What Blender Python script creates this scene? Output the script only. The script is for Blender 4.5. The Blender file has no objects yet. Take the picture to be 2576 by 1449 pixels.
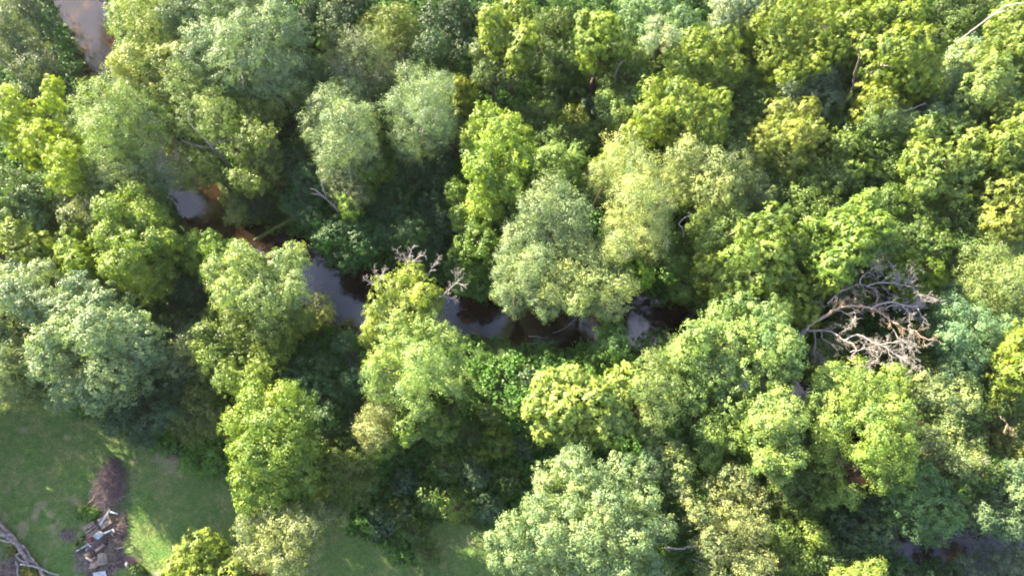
import bpy, math
import numpy as np
from math import radians, sin, cos, pi

# ------------------------------------------------------------------ camera, sky, sun, exposure
S = bpy.context.scene
COL = S.collection
CAM_H = 78.0
PITCH = 69.0
cd = bpy.data.cameras.new("camera")
cd.lens = 24.0
cd.sensor_width = 36.0
cd.clip_start = 0.5
cd.clip_end = 3000.0
cam = bpy.data.objects.new("camera", cd)
cam.location = (0, 0, CAM_H)
cam.rotation_euler = (radians(90 - PITCH), 0, 0)
COL.objects.link(cam)
S.camera = cam

SUN_EL = 25.0
SUN_DIR = np.array([-cos(radians(40)), sin(radians(40))])      # towards the sun on the ground plan
W = bpy.data.worlds.new("World")
S.world = W
W.use_nodes = True
nt = W.node_tree
nt.nodes.clear()
wo = nt.nodes.new("ShaderNodeOutputWorld")
bg = nt.nodes.new("ShaderNodeBackground")
sky = nt.nodes.new("ShaderNodeTexSky")
sky.sky_type = 'NISHITA'
sky.sun_disc = False
sky.sun_elevation = radians(SUN_EL)
sky.sun_rotation = math.atan2(SUN_DIR[0], SUN_DIR[1])
sky.air_density = 1.0
sky.dust_density = 1.5
tc = nt.nodes.new("ShaderNodeTexCoord")
cn = nt.nodes.new("ShaderNodeTexNoise")
cn.inputs['Scale'].default_value = 6.5
cn.inputs['Detail'].default_value = 6
cn.inputs['Roughness'].default_value = 0.55
cr = nt.nodes.new("ShaderNodeValToRGB")
cr.color_ramp.elements[0].position = 0.40
cr.color_ramp.elements[1].position = 0.66
mx = nt.nodes.new("ShaderNodeMix")
mx.data_type = 'RGBA'
cc = nt.nodes.new("ShaderNodeValToRGB")                         # evening cloud, in the sky's own units
cc.color_ramp.elements[0].position = 0.48
cc.color_ramp.elements[0].color = (4.4, 5.8, 10.5, 1)
cc.color_ramp.elements[1].position = 0.68
cc.color_ramp.elements[1].color = (11, 11, 12.5, 1)
nt.links.new(cn.outputs['Fac'], cc.inputs['Fac'])
nt.links.new(cc.outputs['Color'], mx.inputs['B'])
nt.links.new(tc.outputs['Generated'], cn.inputs['Vector'])
nt.links.new(cn.outputs['Fac'], cr.inputs['Fac'])
nt.links.new(cr.outputs['Color'], mx.inputs['Factor'])
nt.links.new(sky.outputs['Color'], mx.inputs['A'])
nt.links.new(mx.outputs['Result'], bg.inputs['Color'])
bg.inputs['Strength'].default_value = 0.042
nt.links.new(bg.outputs['Background'], wo.inputs['Surface'])

sd = bpy.data.lights.new("sun", 'SUN')
sd.energy = 5.0
sd.angle = radians(0.5)
sd.color = (1.0, 0.87, 0.60)
sun = bpy.data.objects.new("sun", sd)
COL.objects.link(sun)
from mathutils import Vector
sun.rotation_euler = Vector((SUN_DIR[0] * cos(radians(SUN_EL)), SUN_DIR[1] * cos(radians(SUN_EL)),
                             sin(radians(SUN_EL)))).to_track_quat('Z', 'Y').to_euler()
S.view_settings.view_transform = 'Standard'
S.view_settings.look = 'None'
S.view_settings.exposure = 3.15
S.view_settings.gamma = 1.0
S.cycles.filter_width = 1.9
S.cycles.max_bounces = 7
S.cycles.diffuse_bounces = 3
S.cycles.transmission_bounces = 3

# ------------------------------------------------------------------ survey: plan positions read off the aerial view
F = 24.0 / 36.0 * 2576


def at(px, py, z=0.0):
    x = (px - 1288.0) / F
    y = (724.5 - py) / F
    a = radians(90 - PITCH)
    d = np.array([x, y * cos(a) + sin(a), y * sin(a) - cos(a)])
    t = (z - CAM_H) / d[2]
    return np.array([0, 0, CAM_H]) + d * t, t              # point, axis depth


# ------------------------------------------------------------------ materials
def nodes_of(name):
    m = bpy.data.materials.new(name)
    m.use_nodes = True
    t = m.node_tree
    for n in list(t.nodes):
        if n.type != 'OUTPUT_MATERIAL':
            t.nodes.remove(n)
    o = [n for n in t.nodes if n.type == 'OUTPUT_MATERIAL'][0]
    return m, t, o


def ramp(t, fac, stops):
    r = t.nodes.new("ShaderNodeValToRGB")
    e = r.color_ramp.elements
    while len(e) < len(stops):
        e.new(0.5)
    for i, (p, c) in enumerate(stops):
        e[i].position = p
        e[i].color = (*c, 1)
    t.links.new(fac, r.inputs['Fac'])
    return r.outputs['Color']


def noise(t, scale, detail=4, rough=0.55, vec=None):
    n = t.nodes.new("ShaderNodeTexNoise")
    n.inputs['Scale'].default_value = scale
    n.inputs['Detail'].default_value = detail
    n.inputs['Roughness'].default_value = rough
    if vec is None:
        g = t.nodes.new("ShaderNodeNewGeometry")
        vec = g.outputs['Position']
    t.links.new(vec, n.inputs['Vector'])
    return n.outputs['Fac']


def mixc(t, fac, a, b, mode='MIX'):
    m = t.nodes.new("ShaderNodeMix")
    m.data_type = 'RGBA'
    m.blend_type = mode
    for s, v in (('Factor', fac), ('A', a), ('B', b)):
        if isinstance(v, (int, float)):
            m.inputs[s].default_value = v
        elif isinstance(v, tuple):
            m.inputs[s].default_value = (*v, 1)
        else:
            t.links.new(v, m.inputs[s])
    return m.outputs['Result']


def leaf_material():
    m, t, o = nodes_of("leaf")
    oi = t.nodes.new("ShaderNodeObjectInfo")
    at_ = t.nodes.new("ShaderNodeAttribute")
    at_.attribute_name = "tint"
    # leaf-to-leaf variety: from a deeper green to a fresher yellow green
    v = ramp(t, at_.outputs['Fac'], [(0.0, (0.44, 0.58, 0.62)), (0.5, (0.98, 1.0, 1.0)), (1.0, (1.50, 1.38, 1.12))])
    c = mixc(t, 1.0, oi.outputs['Color'], v, 'MULTIPLY')
    p = t.nodes.new("ShaderNodeBsdfPrincipled")
    p.inputs['Roughness'].default_value = 0.5
    p.inputs['Specular IOR Level'].default_value = 0.35
    t.links.new(c, p.inputs['Base Color'])
    tr = t.nodes.new("ShaderNodeBsdfTranslucent")
    tcx = mixc(t, 1.0, c, (1.15, 1.25, 0.45), 'MULTIPLY')
    t.links.new(tcx, tr.inputs['Color'])
    ms = t.nodes.new("ShaderNodeMixShader")
    ms.inputs['Fac'].default_value = 0.30
    t.links.new(p.outputs[0], ms.inputs[1])
    t.links.new(tr.outputs[0], ms.inputs[2])
    t.links.new(ms.outputs[0], o.inputs['Surface'])
    return m


def simple(name, stops, scale, rough=0.8, bump=0.3, detail=5, bscale=None, spec=0.3, local=False):
    m, t, o = nodes_of(name)
    vec = None
    if local:
        vec = t.nodes.new("ShaderNodeTexCoord").outputs['Object']
    f = noise(t, scale, detail, 0.6, vec)
    p = t.nodes.new("ShaderNodeBsdfPrincipled")
    p.inputs['Roughness'].default_value = rough
    p.inputs['Specular IOR Level'].default_value = spec
    t.links.new(ramp(t, f, stops), p.inputs['Base Color'])
    b = t.nodes.new("ShaderNodeBump")
    b.inputs['Strength'].default_value = bump
    b.inputs['Distance'].default_value = 0.05
    t.links.new(noise(t, bscale or scale * 3, 4, 0.6, vec), b.inputs['Height'])
    t.links.new(b.outputs[0], p.inputs['Normal'])
    t.links.new(p.outputs[0], o.inputs['Surface'])
    return m


M = {}
M['leaf'] = leaf_material()
M['bark'] = simple("bark", [(0.3, (0.05, 0.038, 0.03)), (0.7, (0.16, 0.13, 0.11))], 4)
M['dead'] = simple("dead_wood", [(0.3, (0.16, 0.145, 0.140)), (0.7, (0.37, 0.34, 0.335))], 5)
M['deadgrey'] = simple("weathered_wood", [(0.3, (0.13, 0.11, 0.11)), (0.7, (0.33, 0.29, 0.28))], 5)
M['barkless'] = simple("barkless_wood", [(0.3, (0.20, 0.14, 0.10)), (0.7, (0.42, 0.33, 0.25))], 5)
M['moss'] = simple("mossy_wood", [(0.35, (0.10, 0.08, 0.05)), (0.55, (0.10, 0.15, 0.03)), (0.75, (0.16, 0.21, 0.05))], 2.5)
M['brush'] = simple("brushwood", [(0.3, (0.09, 0.06, 0.062)), (0.7, (0.26, 0.19, 0.19))], 3)
M['log'] = simple("log_wood", [(0.3, (0.10, 0.08, 0.075)), (0.55, (0.25, 0.20, 0.19)), (0.75, (0.40, 0.34, 0.33))], 3)
M['pallet'] = simple("pallet_wood", [(0.3, (0.18, 0.14, 0.12)), (0.7, (0.34, 0.27, 0.23))], 3)
M['palletgrey'] = simple("grey_pallet_wood", [(0.3, (0.14, 0.13, 0.12)), (0.7, (0.26, 0.23, 0.21))], 3)
M['white'] = simple("white_paint", [(0.3, (0.30, 0.32, 0.35)), (0.7, (0.52, 0.54, 0.58))], 3, rough=0.5)
M['panel'] = simple("grey_panel", [(0.3, (0.22, 0.25, 0.28)), (0.7, (0.32, 0.35, 0.38))], 2, rough=0.5)
M['red'] = simple("red_plastic", [(0.3, (0.26, 0.05, 0.07)), (0.7, (0.38, 0.10, 0.12))], 5, rough=0.5)
M['card'] = simple("cardboard", [(0.3, (0.17, 0.12, 0.10)), (0.7, (0.28, 0.20, 0.16))], 3)
M['cream'] = simple("fresh_wood", [(0.3, (0.34, 0.26, 0.18)), (0.7, (0.50, 0.40, 0.29))], 3)
M['stone'] = simple("stone", [(0.3, (0.35, 0.31, 0.28)), (0.7, (0.55, 0.50, 0.46))], 4)
M['orange'] = simple("dead_leaves", [(0.3, (0.45, 0.10, 0.03)), (0.7, (0.60, 0.18, 0.05))], 5)

# ------------------------------------------------------------------ mesh helpers


def new_obj(name, V, Q, mat, parent=None, tint=None, T=None, smooth=False):
    """one mesh object out of arrays: V vertices, Q quads, T optional triangles"""
    V = np.asarray(V, dtype=np.float32).reshape(-1, 3)
    Q = np.zeros((0, 4), np.int32) if Q is None else np.asarray(Q, dtype=np.int32).reshape(-1, 4)
    T = np.zeros((0, 3), np.int32) if T is None else np.asarray(T, dtype=np.int32).reshape(-1, 3)
    me = bpy.data.meshes.new(name)
    me.vertices.add(len(V))
    me.vertices.foreach_set("co", V.ravel())
    nl = Q.size + T.size
    me.loops.add(nl)
    me.loops.foreach_set("vertex_index", np.concatenate([Q.ravel(), T.ravel()]).astype(np.int32))
    me.polygons.add(len(Q) + len(T))
    ls = np.concatenate([np.arange(len(Q)) * 4, Q.size + np.arange(len(T)) * 3]).astype(np.int32)
    me.polygons.foreach_set("loop_start", ls)
    if smooth:
        me.polygons.foreach_set("use_smooth", np.ones(len(ls), dtype=bool))
    if tint is not None:
        a = me.attributes.new("tint", 'FLOAT', 'FACE')
        a.data.foreach_set("value", np.asarray(tint, dtype=np.float32))
    me.update(calc_edges=True)
    if mat is not None:
        me.materials.append(mat)
    o = bpy.data.objects.new(name, me)
    COL.objects.link(o)
    if parent is not None:
        o.parent = parent
    return o


def tag(o, label=None, cat=None, group=None, kind=None):
    if label:
        o["label"] = label
    if cat:
        o["category"] = cat
    if group:
        o["group"] = group
    if kind:
        o["kind"] = kind
    return o


def empty(name, loc, label, cat, group=None):
    o = bpy.data.objects.new(name, None)
    o.location = loc
    COL.objects.link(o)
    return tag(o, label, cat, group)


class Soup:
    def __init__(self):
        self.V, self.Q, self.n = [], [], 0

    def add(self, v, q):
        self.V.append(v)
        self.Q.append(np.asarray(q) + self.n)
        self.n += len(v)

    def tube(self, P, R, sides=6):
        P = np.asarray(P, float)
        R = np.asarray(R, float)
        n = len(P)
        d = np.gradient(P, axis=0)
        d /= np.linalg.norm(d, axis=1)[:, None] + 1e-9
        up = np.array([0.31, 0.17, 0.94])
        a = np.cross(d, up)
        a /= np.linalg.norm(a, axis=1)[:, None] + 1e-9
        b = np.cross(d, a)
        th = np.arange(sides) * 2 * pi / sides
        v = (P[:, None, :] + R[:, None, None] * (np.cos(th)[None, :, None] * a[:, None, :] + np.sin(th)[None, :, None] * b[:, None, :])).reshape(-1, 3)
        i = np.arange(n - 1)[:, None] * sides
        j = np.arange(sides)[None, :]
        k = (j + 1) % sides
        q = np.stack([i + j, i + k, i + sides + k, i + sides + j], axis=-1).reshape(-1, 4)
        caps = [[0, sides - 1, sides - 2, 1]] if sides < 6 else [[0, 5, 4, 3], [0, 3, 2, 1]]
        e = (n - 1) * sides
        caps2 = [[e + c for c in reversed(x)] for x in caps]
        self.add(v, np.concatenate([q, np.array(caps + caps2)]))

    def box(self, c, sx, sy, sz, rz=0.0, tilt=0.0, tilt_y=0.0):
        v = np.array([[x, y, z] for x in (-.5, .5) for y in (-.5, .5) for z in (-.5, .5)]) * [sx, sy, sz]
        ct, st = cos(tilt), sin(tilt)
        v = v @ np.array([[1, 0, 0], [0, ct, -st], [0, st, ct]]).T
        ct, st = cos(tilt_y), sin(tilt_y)
        v = v @ np.array([[ct, 0, st], [0, 1, 0], [-st, 0, ct]]).T
        ct, st = cos(rz), sin(rz)
        v = v @ np.array([[ct, -st, 0], [st, ct, 0], [0, 0, 1]]).T + np.asarray(c)
        self.add(v, [[0, 1, 3, 2], [4, 6, 7, 5], [0, 4, 5, 1], [2, 3, 7, 6], [0, 2, 6, 4], [1, 5, 7, 3]])

    def build(self, name, mat, parent=None, smooth=False, origin=None):
        V = np.concatenate(self.V)
        if origin is not None:
            V = V - np.asarray(origin)
        return new_obj(name, V, np.concatenate(self.Q), mat, parent, smooth=smooth)


def smooth_path(P, n=None, jit=0.0, rng=None):
    """Catmull-Rom through the points"""
    P = np.asarray(P, float)
    if len(P) < 3:
        n = n or 5
        t = np.linspace(0, 1, n)[:, None]
        Q = P[0] * (1 - t) + P[-1] * t
    else:
        E = np.vstack([2 * P[0] - P[1], P, 2 * P[-1] - P[-2]])
        per = n or 4
        out = []
        for i in range(1, len(E) - 2):
            t = np.linspace(0, 1, per, endpoint=False)[:, None]
            p0, p1, p2, p3 = E[i - 1], E[i], E[i + 1], E[i + 2]
            out.append(0.5 * ((2 * p1) + (-p0 + p2) * t + (2 * p0 - 5 * p1 + 4 * p2 - p3) * t ** 2 + (-p0 + 3 * p1 - 3 * p2 + p3) * t ** 3))
        Q = np.vstack(out + [P[-1:]])
    if jit and rng is not None:
        Q[1:-1] += rng.normal(0, jit, Q[1:-1].shape)
    return Q


# ------------------------------------------------------------------ the creek and the lie of the land
CREEK = [(150, -190, 70), (185, -60, 66), (218, 40, 58), (243, 120, 46), (268, 200, 42), (330, 290, 42), (410, 380, 44), (495, 500, 56), (560, 580, 50),
         (650, 606, 44), (730, 640, 50), (835, 722, 80), (940, 760, 84), (1060, 772, 72), (1180, 790, 56), (1320, 815, 54),
         (1460, 822, 58), (1580, 815, 72), (1680, 830, 76), (1800, 900, 60), (1930, 960, 55), (2040, 1030, 55), (2130, 1170, 60),
         (2230, 1310, 66), (2350, 1385, 62), (2480, 1395, 66), (2640, 1370, 70), (2800, 1330, 70)]
WATER_Z = -0.9
_cp = []
for x, y, w in CREEK:
    p, dpt = at(x, y, WATER_Z)
    _cp.append([p[0], p[1], w * dpt / F])
_cp = np.array(_cp)
_cs = smooth_path(_cp, 6)


def creek_sd(X, Y):
    """signed distance to the water's edge (negative in the creek)"""
    X = np.asarray(X, float)
    Y = np.asarray(Y, float)
    best = np.full(X.shape, 1e9)
    for i in range(len(_cs) - 1):
        a, b = _cs[i], _cs[i + 1]
        d = b[:2] - a[:2]
        t = np.clip(((X - a[0]) * d[0] + (Y - a[1]) * d[1]) / (d @ d), 0, 1)
        r = np.hypot(X - a[0] - t * d[0], Y - a[1] - t * d[1]) - (a[2] + t * (b[2] - a[2]))
        best = np.minimum(best, r)
    return best


def wave(X, Y, s, seed):
    """cheap smooth noise, about -1..1"""
    r = np.random.default_rng(seed)
    out = 0
    for k in range(7):
        a = r.uniform(0, 2 * pi)
        f = s * r.uniform(0.6, 1.8)
        out = out + np.sin((X * cos(a) + Y * sin(a)) * f + r.uniform(0, 6.28)) * r.uniform(0.5, 1)
    return out / 3.0


def land_z(X, Y):
    d = creek_sd(X, Y) + 0.5 * wave(X, Y, 0.9, 5)
    t = np.clip((d + 1.3) / 2.6, 0, 1)
    t = t * t * (3 - 2 * t)
    return -1.9 * (1 - t) + 0.16 * wave(X, Y, 0.16, 3) + 0.05 * wave(X, Y, 0.9, 4)


LAWN = [(-700, 900), (-200, 930), (0, 955), (110, 1010), (300, 1085), (440, 1150), (570, 1190), (610, 1290), (700, 1330), (850, 1318),
        (930, 1370), (990, 1405), (1050, 1432), (1085, 1418), (1062, 1350), (1120, 1310), (1235, 1345), (1400, 1420), (1500, 1560), (1500, 2600), (-700, 2600)]
_lp = np.array([at(x, y, 0)[0][:2] if y < 2000 else [at(x, 1600, 0)[0][0] * 1.0, -60.0] for x, y in LAWN])


def inside(X, Y, P):
    r = np.zeros(np.shape(X), bool)
    j = len(P) - 1
    for i in range(len(P)):
        c = ((P[i][1] > Y) != (P[j][1] > Y)) & (X < (P[j][0] - P[i][0]) * (Y - P[i][1]) / (P[j][1] - P[i][1] + 1e-12) + P[i][0])
        r ^= c
        j = i
    return r


def poly_sd(X, Y, P):
    best = np.full(np.shape(X), 1e9)
    for i in range(len(P)):
        a, b = np.array(P[i]), np.array(P[(i + 1) % len(P)])
        d = b - a
        t = np.clip(((X - a[0]) * d[0] + (Y - a[1]) * d[1]) / (d @ d + 1e-9), 0, 1)
        best = np.minimum(best, np.hypot(X - a[0] - t * d[0], Y - a[1] - t * d[1]))
    return np.where(inside(X, Y, P), -best, best)


# bare patches and burnt soil on the lawn: x, y, radius in survey pixels
BARE = [(193, 1262, 13), (202, 1268, 9), (181, 1255, 8), (145, 1318, 10), (137, 1330, 9), (152, 1308, 8), (80, 1222, 5), (210, 1316, 13), (222, 1300, 8),
        (115, 1415, 12), (60, 1330, 14), (48, 1328, 9), (12, 1305, 9), (405, 1150, 20), (425, 1160, 16), (440, 1165, 12), (432, 1178, 10), (540, 1375, 6),
        (130, 1290, 9), (90, 1290, 16), (110, 1270, 12), (20, 1235, 8), (8, 1238, 6), (345, 1440, 9), (395, 1445, 12), (330, 1452, 14),
        (650, 1425, 9), (720, 1445, 9), (1090, 1330, 12), (1180, 1362, 9), (1000, 1440, 8), (30, 1010, 9), (60, 1080, 12), (170, 1100, 10),
        (580, 1440, 8), (340, 1160, 9), (305, 1380, 7), (312, 1395, 6), (455, 1195, 9), (555, 1260, 5)]
BURNT = [(290, 1405, 24), (318, 1412, 16), (170, 1345, 11), (185, 1352, 9), (160, 1338, 8), (262, 1400, 22), (250, 1345, 30), (240, 1430, 26), (275, 1370, 22), (300, 1345, 16),
         (284, 1255, 16), (281, 1215, 18), (10, 1440, 34), (40, 1425, 18), (205, 1390, 14)]


def patches(X, Y, L):
    out = np.zeros(X.shape)
    for x, y, r in L:
        p, dpt = at(x, y, 0)
        rr = r * dpt / F
        d = np.hypot((X - p[0]) * (1 + .35 * sin(x)), (Y - p[1]) * (1 + .35 * cos(y))) / rr + 0.5 * wave(X, Y, 2.2, int(x + y)) + 0.25 * wave(X, Y, 6.0, int(x))
        out = np.maximum(out, np.clip(1.5 - d, 0, 1))
    return out


def ground():
    def axis(lo, hi, step, far):
        c = np.arange(lo, hi + step, step)
        g = [1.5 * 1.5 ** k for k in range(14)]
        g = np.cumsum(g)
        g = g[g < far]
        return np.concatenate([lo - g[::-1], c, hi + g])
    ax = axis(-85, 85, 0.4, 700)
    ay = axis(-22, 90, 0.4, 700)
    X, Y = np.meshgrid(ax, ay)
    Z = land_z(X, Y)
    n, m = X.shape
    V = np.stack([X, Y, Z], -1).reshape(-1, 3)
    i = np.arange(n - 1)[:, None] * m + np.arange(m - 1)[None, :]
    Q = np.stack([i, i + 1, i + m + 1, i + m], -1).reshape(-1, 4)
    o = new_obj("ground", V, Q, None, smooth=True)
    me = o.data
    lawn = np.clip(0.5 - (poly_sd(X, Y, _lp) + 0.5 * wave(X, Y, 1.1, 9)) / 1.4, 0, 1)
    for nm, val in (("lawn", lawn), ("bare", patches(X, Y, BARE)), ("burnt", patches(X, Y, BURNT)), ("bed", np.clip(0.6 - creek_sd(X, Y), 0, 1))):
        a = me.attributes.new(nm, 'FLOAT', 'POINT')
        a.data.foreach_set("value", val.ravel().astype(np.float32))
    m_, t, out = nodes_of("ground_soil_and_turf")

    def attr(nm):
        q = t.nodes.new("ShaderNodeAttribute")
        q.attribute_name = nm
        return q.outputs['Fac']

    def edged(nm, sc, lo, hi):
        a = t.nodes.new("ShaderNodeMath")
        a.operation = 'MULTIPLY_ADD'
        t.links.new(noise(t, sc, 5, 0.7), a.inputs[0])
        a.inputs[1].default_value = 0.9
        t.links.new(attr(nm), a.inputs[2])
        r = t.nodes.new("ShaderNodeMapRange")
        r.inputs['From Min'].default_value = lo
        r.inputs['From Max'].default_value = hi
        t.links.new(a.outputs[0], r.inputs['Value'])
        return r.outputs['Result']
    floor = ramp(t, noise(t, 0.9, 6, 0.7), [(0.3, (0.028, 0.042, 0.016)), (0.6, (0.045, 0.075, 0.02)), (0.8, (0.08, 0.075, 0.04))])
    turf = ramp(t, noise(t, 1.6, 8, 0.75), [(0.28, (0.048, 0.105, 0.024)), (0.5, (0.08, 0.148, 0.034)), (0.72, (0.15, 0.20, 0.052))])
    thatch = ramp(t, noise(t, 0.33, 6, 0.65), [(0.38, (0.95, 0.97, 1.15)), (0.52, (1.25, 1.02, 1.5)), (0.72, (2.0, 1.2, 2.3))])
    turf = mixc(t, 1.0, turf, thatch, 'MULTIPLY')
    fine = ramp(t, noise(t, 9, 3, 0.7), [(0.3, (0.45, 0.5, 0.45)), (0.7, (1.5, 1.42, 1.4))])
    turf = mixc(t, 1.0, turf, fine, 'MULTIPLY')
    c = mixc(t, edged("lawn", 1.5, 0.75, 1.1), floor, turf)
    bare = ramp(t, noise(t, 4, 5, 0.7), [(0.3, (0.15, 0.11, 0.075)), (0.7, (0.30, 0.235, 0.17))])
    half = t.nodes.new("ShaderNodeMath")
    half.operation = 'MULTIPLY'
    t.links.new(edged("bare", 1.3, 0.80, 1.65), half.inputs[0])
    half.inputs[1].default_value = 0.65
    c = mixc(t, half.outputs[0], c, bare)
    burnt = ramp(t, noise(t, 5, 6, 0.75), [(0.3, (0.03, 0.022, 0.028)), (0.6, (0.09, 0.066, 0.07)), (0.8, (0.2, 0.16, 0.15))])
    c = mixc(t, edged("burnt", 1.8, 0.7, 1.2), c, burnt)
    bed = ramp(t, noise(t, 1.2, 5, 0.6), [(0.3, (0.035, 0.024, 0.014)), (0.7, (0.10, 0.062, 0.034))])
    c = mixc(t, attr("bed"), c, bed)
    p = t.nodes.new("ShaderNodeBsdfPrincipled")
    p.inputs['Roughness'].default_value = 0.95
    p.inputs['Specular IOR Level'].default_value = 0.1
    t.links.new(c, p.inputs['Base Color'])
    b = t.nodes.new("ShaderNodeBump")
    b.inputs['Strength'].default_value = 0.9
    b.inputs['Distance'].default_value = 0.12
    t.links.new(noise(t, 5, 6, 0.75), b.inputs['Height'])
    t.links.new(b.outputs[0], p.inputs['Normal'])
    t.links.new(p.outputs[0], out.inputs['Surface'])
    me.materials.append(m_)
    tag(o, kind="structure")
    return o


ground()


def water():
    L, R = [], []
    for i in range(len(_cs)):
        a = _cs[max(i - 1, 0)][:2]
        b = _cs[min(i + 1, len(_cs) - 1)][:2]
        d = (b - a) / np.linalg.norm(b - a)
        nrm = np.array([-d[1], d[0]])
        w = _cs[i][2] + 1.6
        L.append([*(_cs[i][:2] + nrm * w), 0])
        R.append([*(_cs[i][:2] - nrm * w), 0])
    n = len(L)
    V = np.array(L + R)
    Q = [[k, n + k, n + k + 1, k + 1] for k in range(n - 1)]
    m, t, o = nodes_of("creek_water")
    p = t.nodes.new("ShaderNodeBsdfPrincipled")
    c = ramp(t, noise(t, 0.34, 3, 0.5), [(0.45, (0.010, 0.007, 0.005)), (0.60, (0.022, 0.013, 0.007)), (0.72, (0.07, 0.032, 0.012))])
    t.links.new(c, p.inputs['Base Color'])
    p.inputs['Roughness'].default_value = 0.04
    p.inputs['IOR'].default_value = 1.6
    b = t.nodes.new("ShaderNodeBump")
    b.inputs['Strength'].default_value = 0.05
    b.inputs['Distance'].default_value = 0.05
    t.links.new(noise(t, 5.0, 4, 0.6), b.inputs['Height'])
    t.links.new(b.outputs[0], p.inputs['Normal'])
    t.links.new(p.outputs[0], o.inputs['Surface'])
    w = new_obj("water", V, Q, m)
    w.location.z = WATER_Z
    tag(w, kind="structure")


water()

# ------------------------------------------------------------------ leaves
rng = np.random.default_rng(11)


def unit(v):
    return v / (np.linalg.norm(v, axis=-1, keepdims=True) + 1e-9)


def leaves(C, N, size, aspect, rng, tint, along=None, droop=0.0):
    """rhombic leaves: centres C, normals N; returns verts, quads, tint per leaf"""
    n = len(C)
    N = unit(N)
    if along is None:
        along = rng.normal(size=(n, 3))
    T_ = unit(along - (along * N).sum(1)[:, None] * N)
    B = np.cross(N, T_)
    s = (size * rng.uniform(0.65, 1.35, n))[:, None]
    tip = C + T_ * s * 0.5
    tip[:, 2] -= droop * s[:, 0]
    root = C - T_ * s * 0.5
    a = C + B * s * aspect * 0.5
    b = C - B * s * aspect * 0.5
    V = np.stack([root, a, tip, b], 1).reshape(-1, 3)
    Q = np.arange(n * 4).reshape(n, 4)
    return V, Q, tint


# style: lobe radius (m), tufts per m2 of lobe, tuft radius, leaves per tuft, leaf length, aspect, star, droop, lobe squash, spread of tint, gaps
STYLE = {
    'round': dict(lr=1.10, td=1.75, tr=0.36, k=23, ls=0.175, asp=0.62, star=False, droop=0.10, sq=0.85),
    'soft': dict(lr=1.50, td=1.90, tr=0.36, k=23, ls=0.165, asp=0.58, star=False, droop=0.10, sq=0.90),
    'star': dict(lr=0.90, td=1.90, tr=0.36, k=17, ls=0.36, asp=0.25, star=True, droop=0.22, sq=0.90),
    'fine': dict(lr=1.20, td=2.6, tr=0.36, k=16, ls=0.155, asp=0.50, star=False, droop=0.15, sq=0.80),
    'open': dict(lr=0.80, td=2.2, tr=0.30, k=12, ls=0.19, asp=0.60, star=False, droop=0.10, sq=0.75),
    'shrub': dict(lr=0.85, td=2.4, tr=0.32, k=12, ls=0.24, asp=0.70, star=False, droop=0.10, sq=0.80),
}
DENS = 1.0


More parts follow.
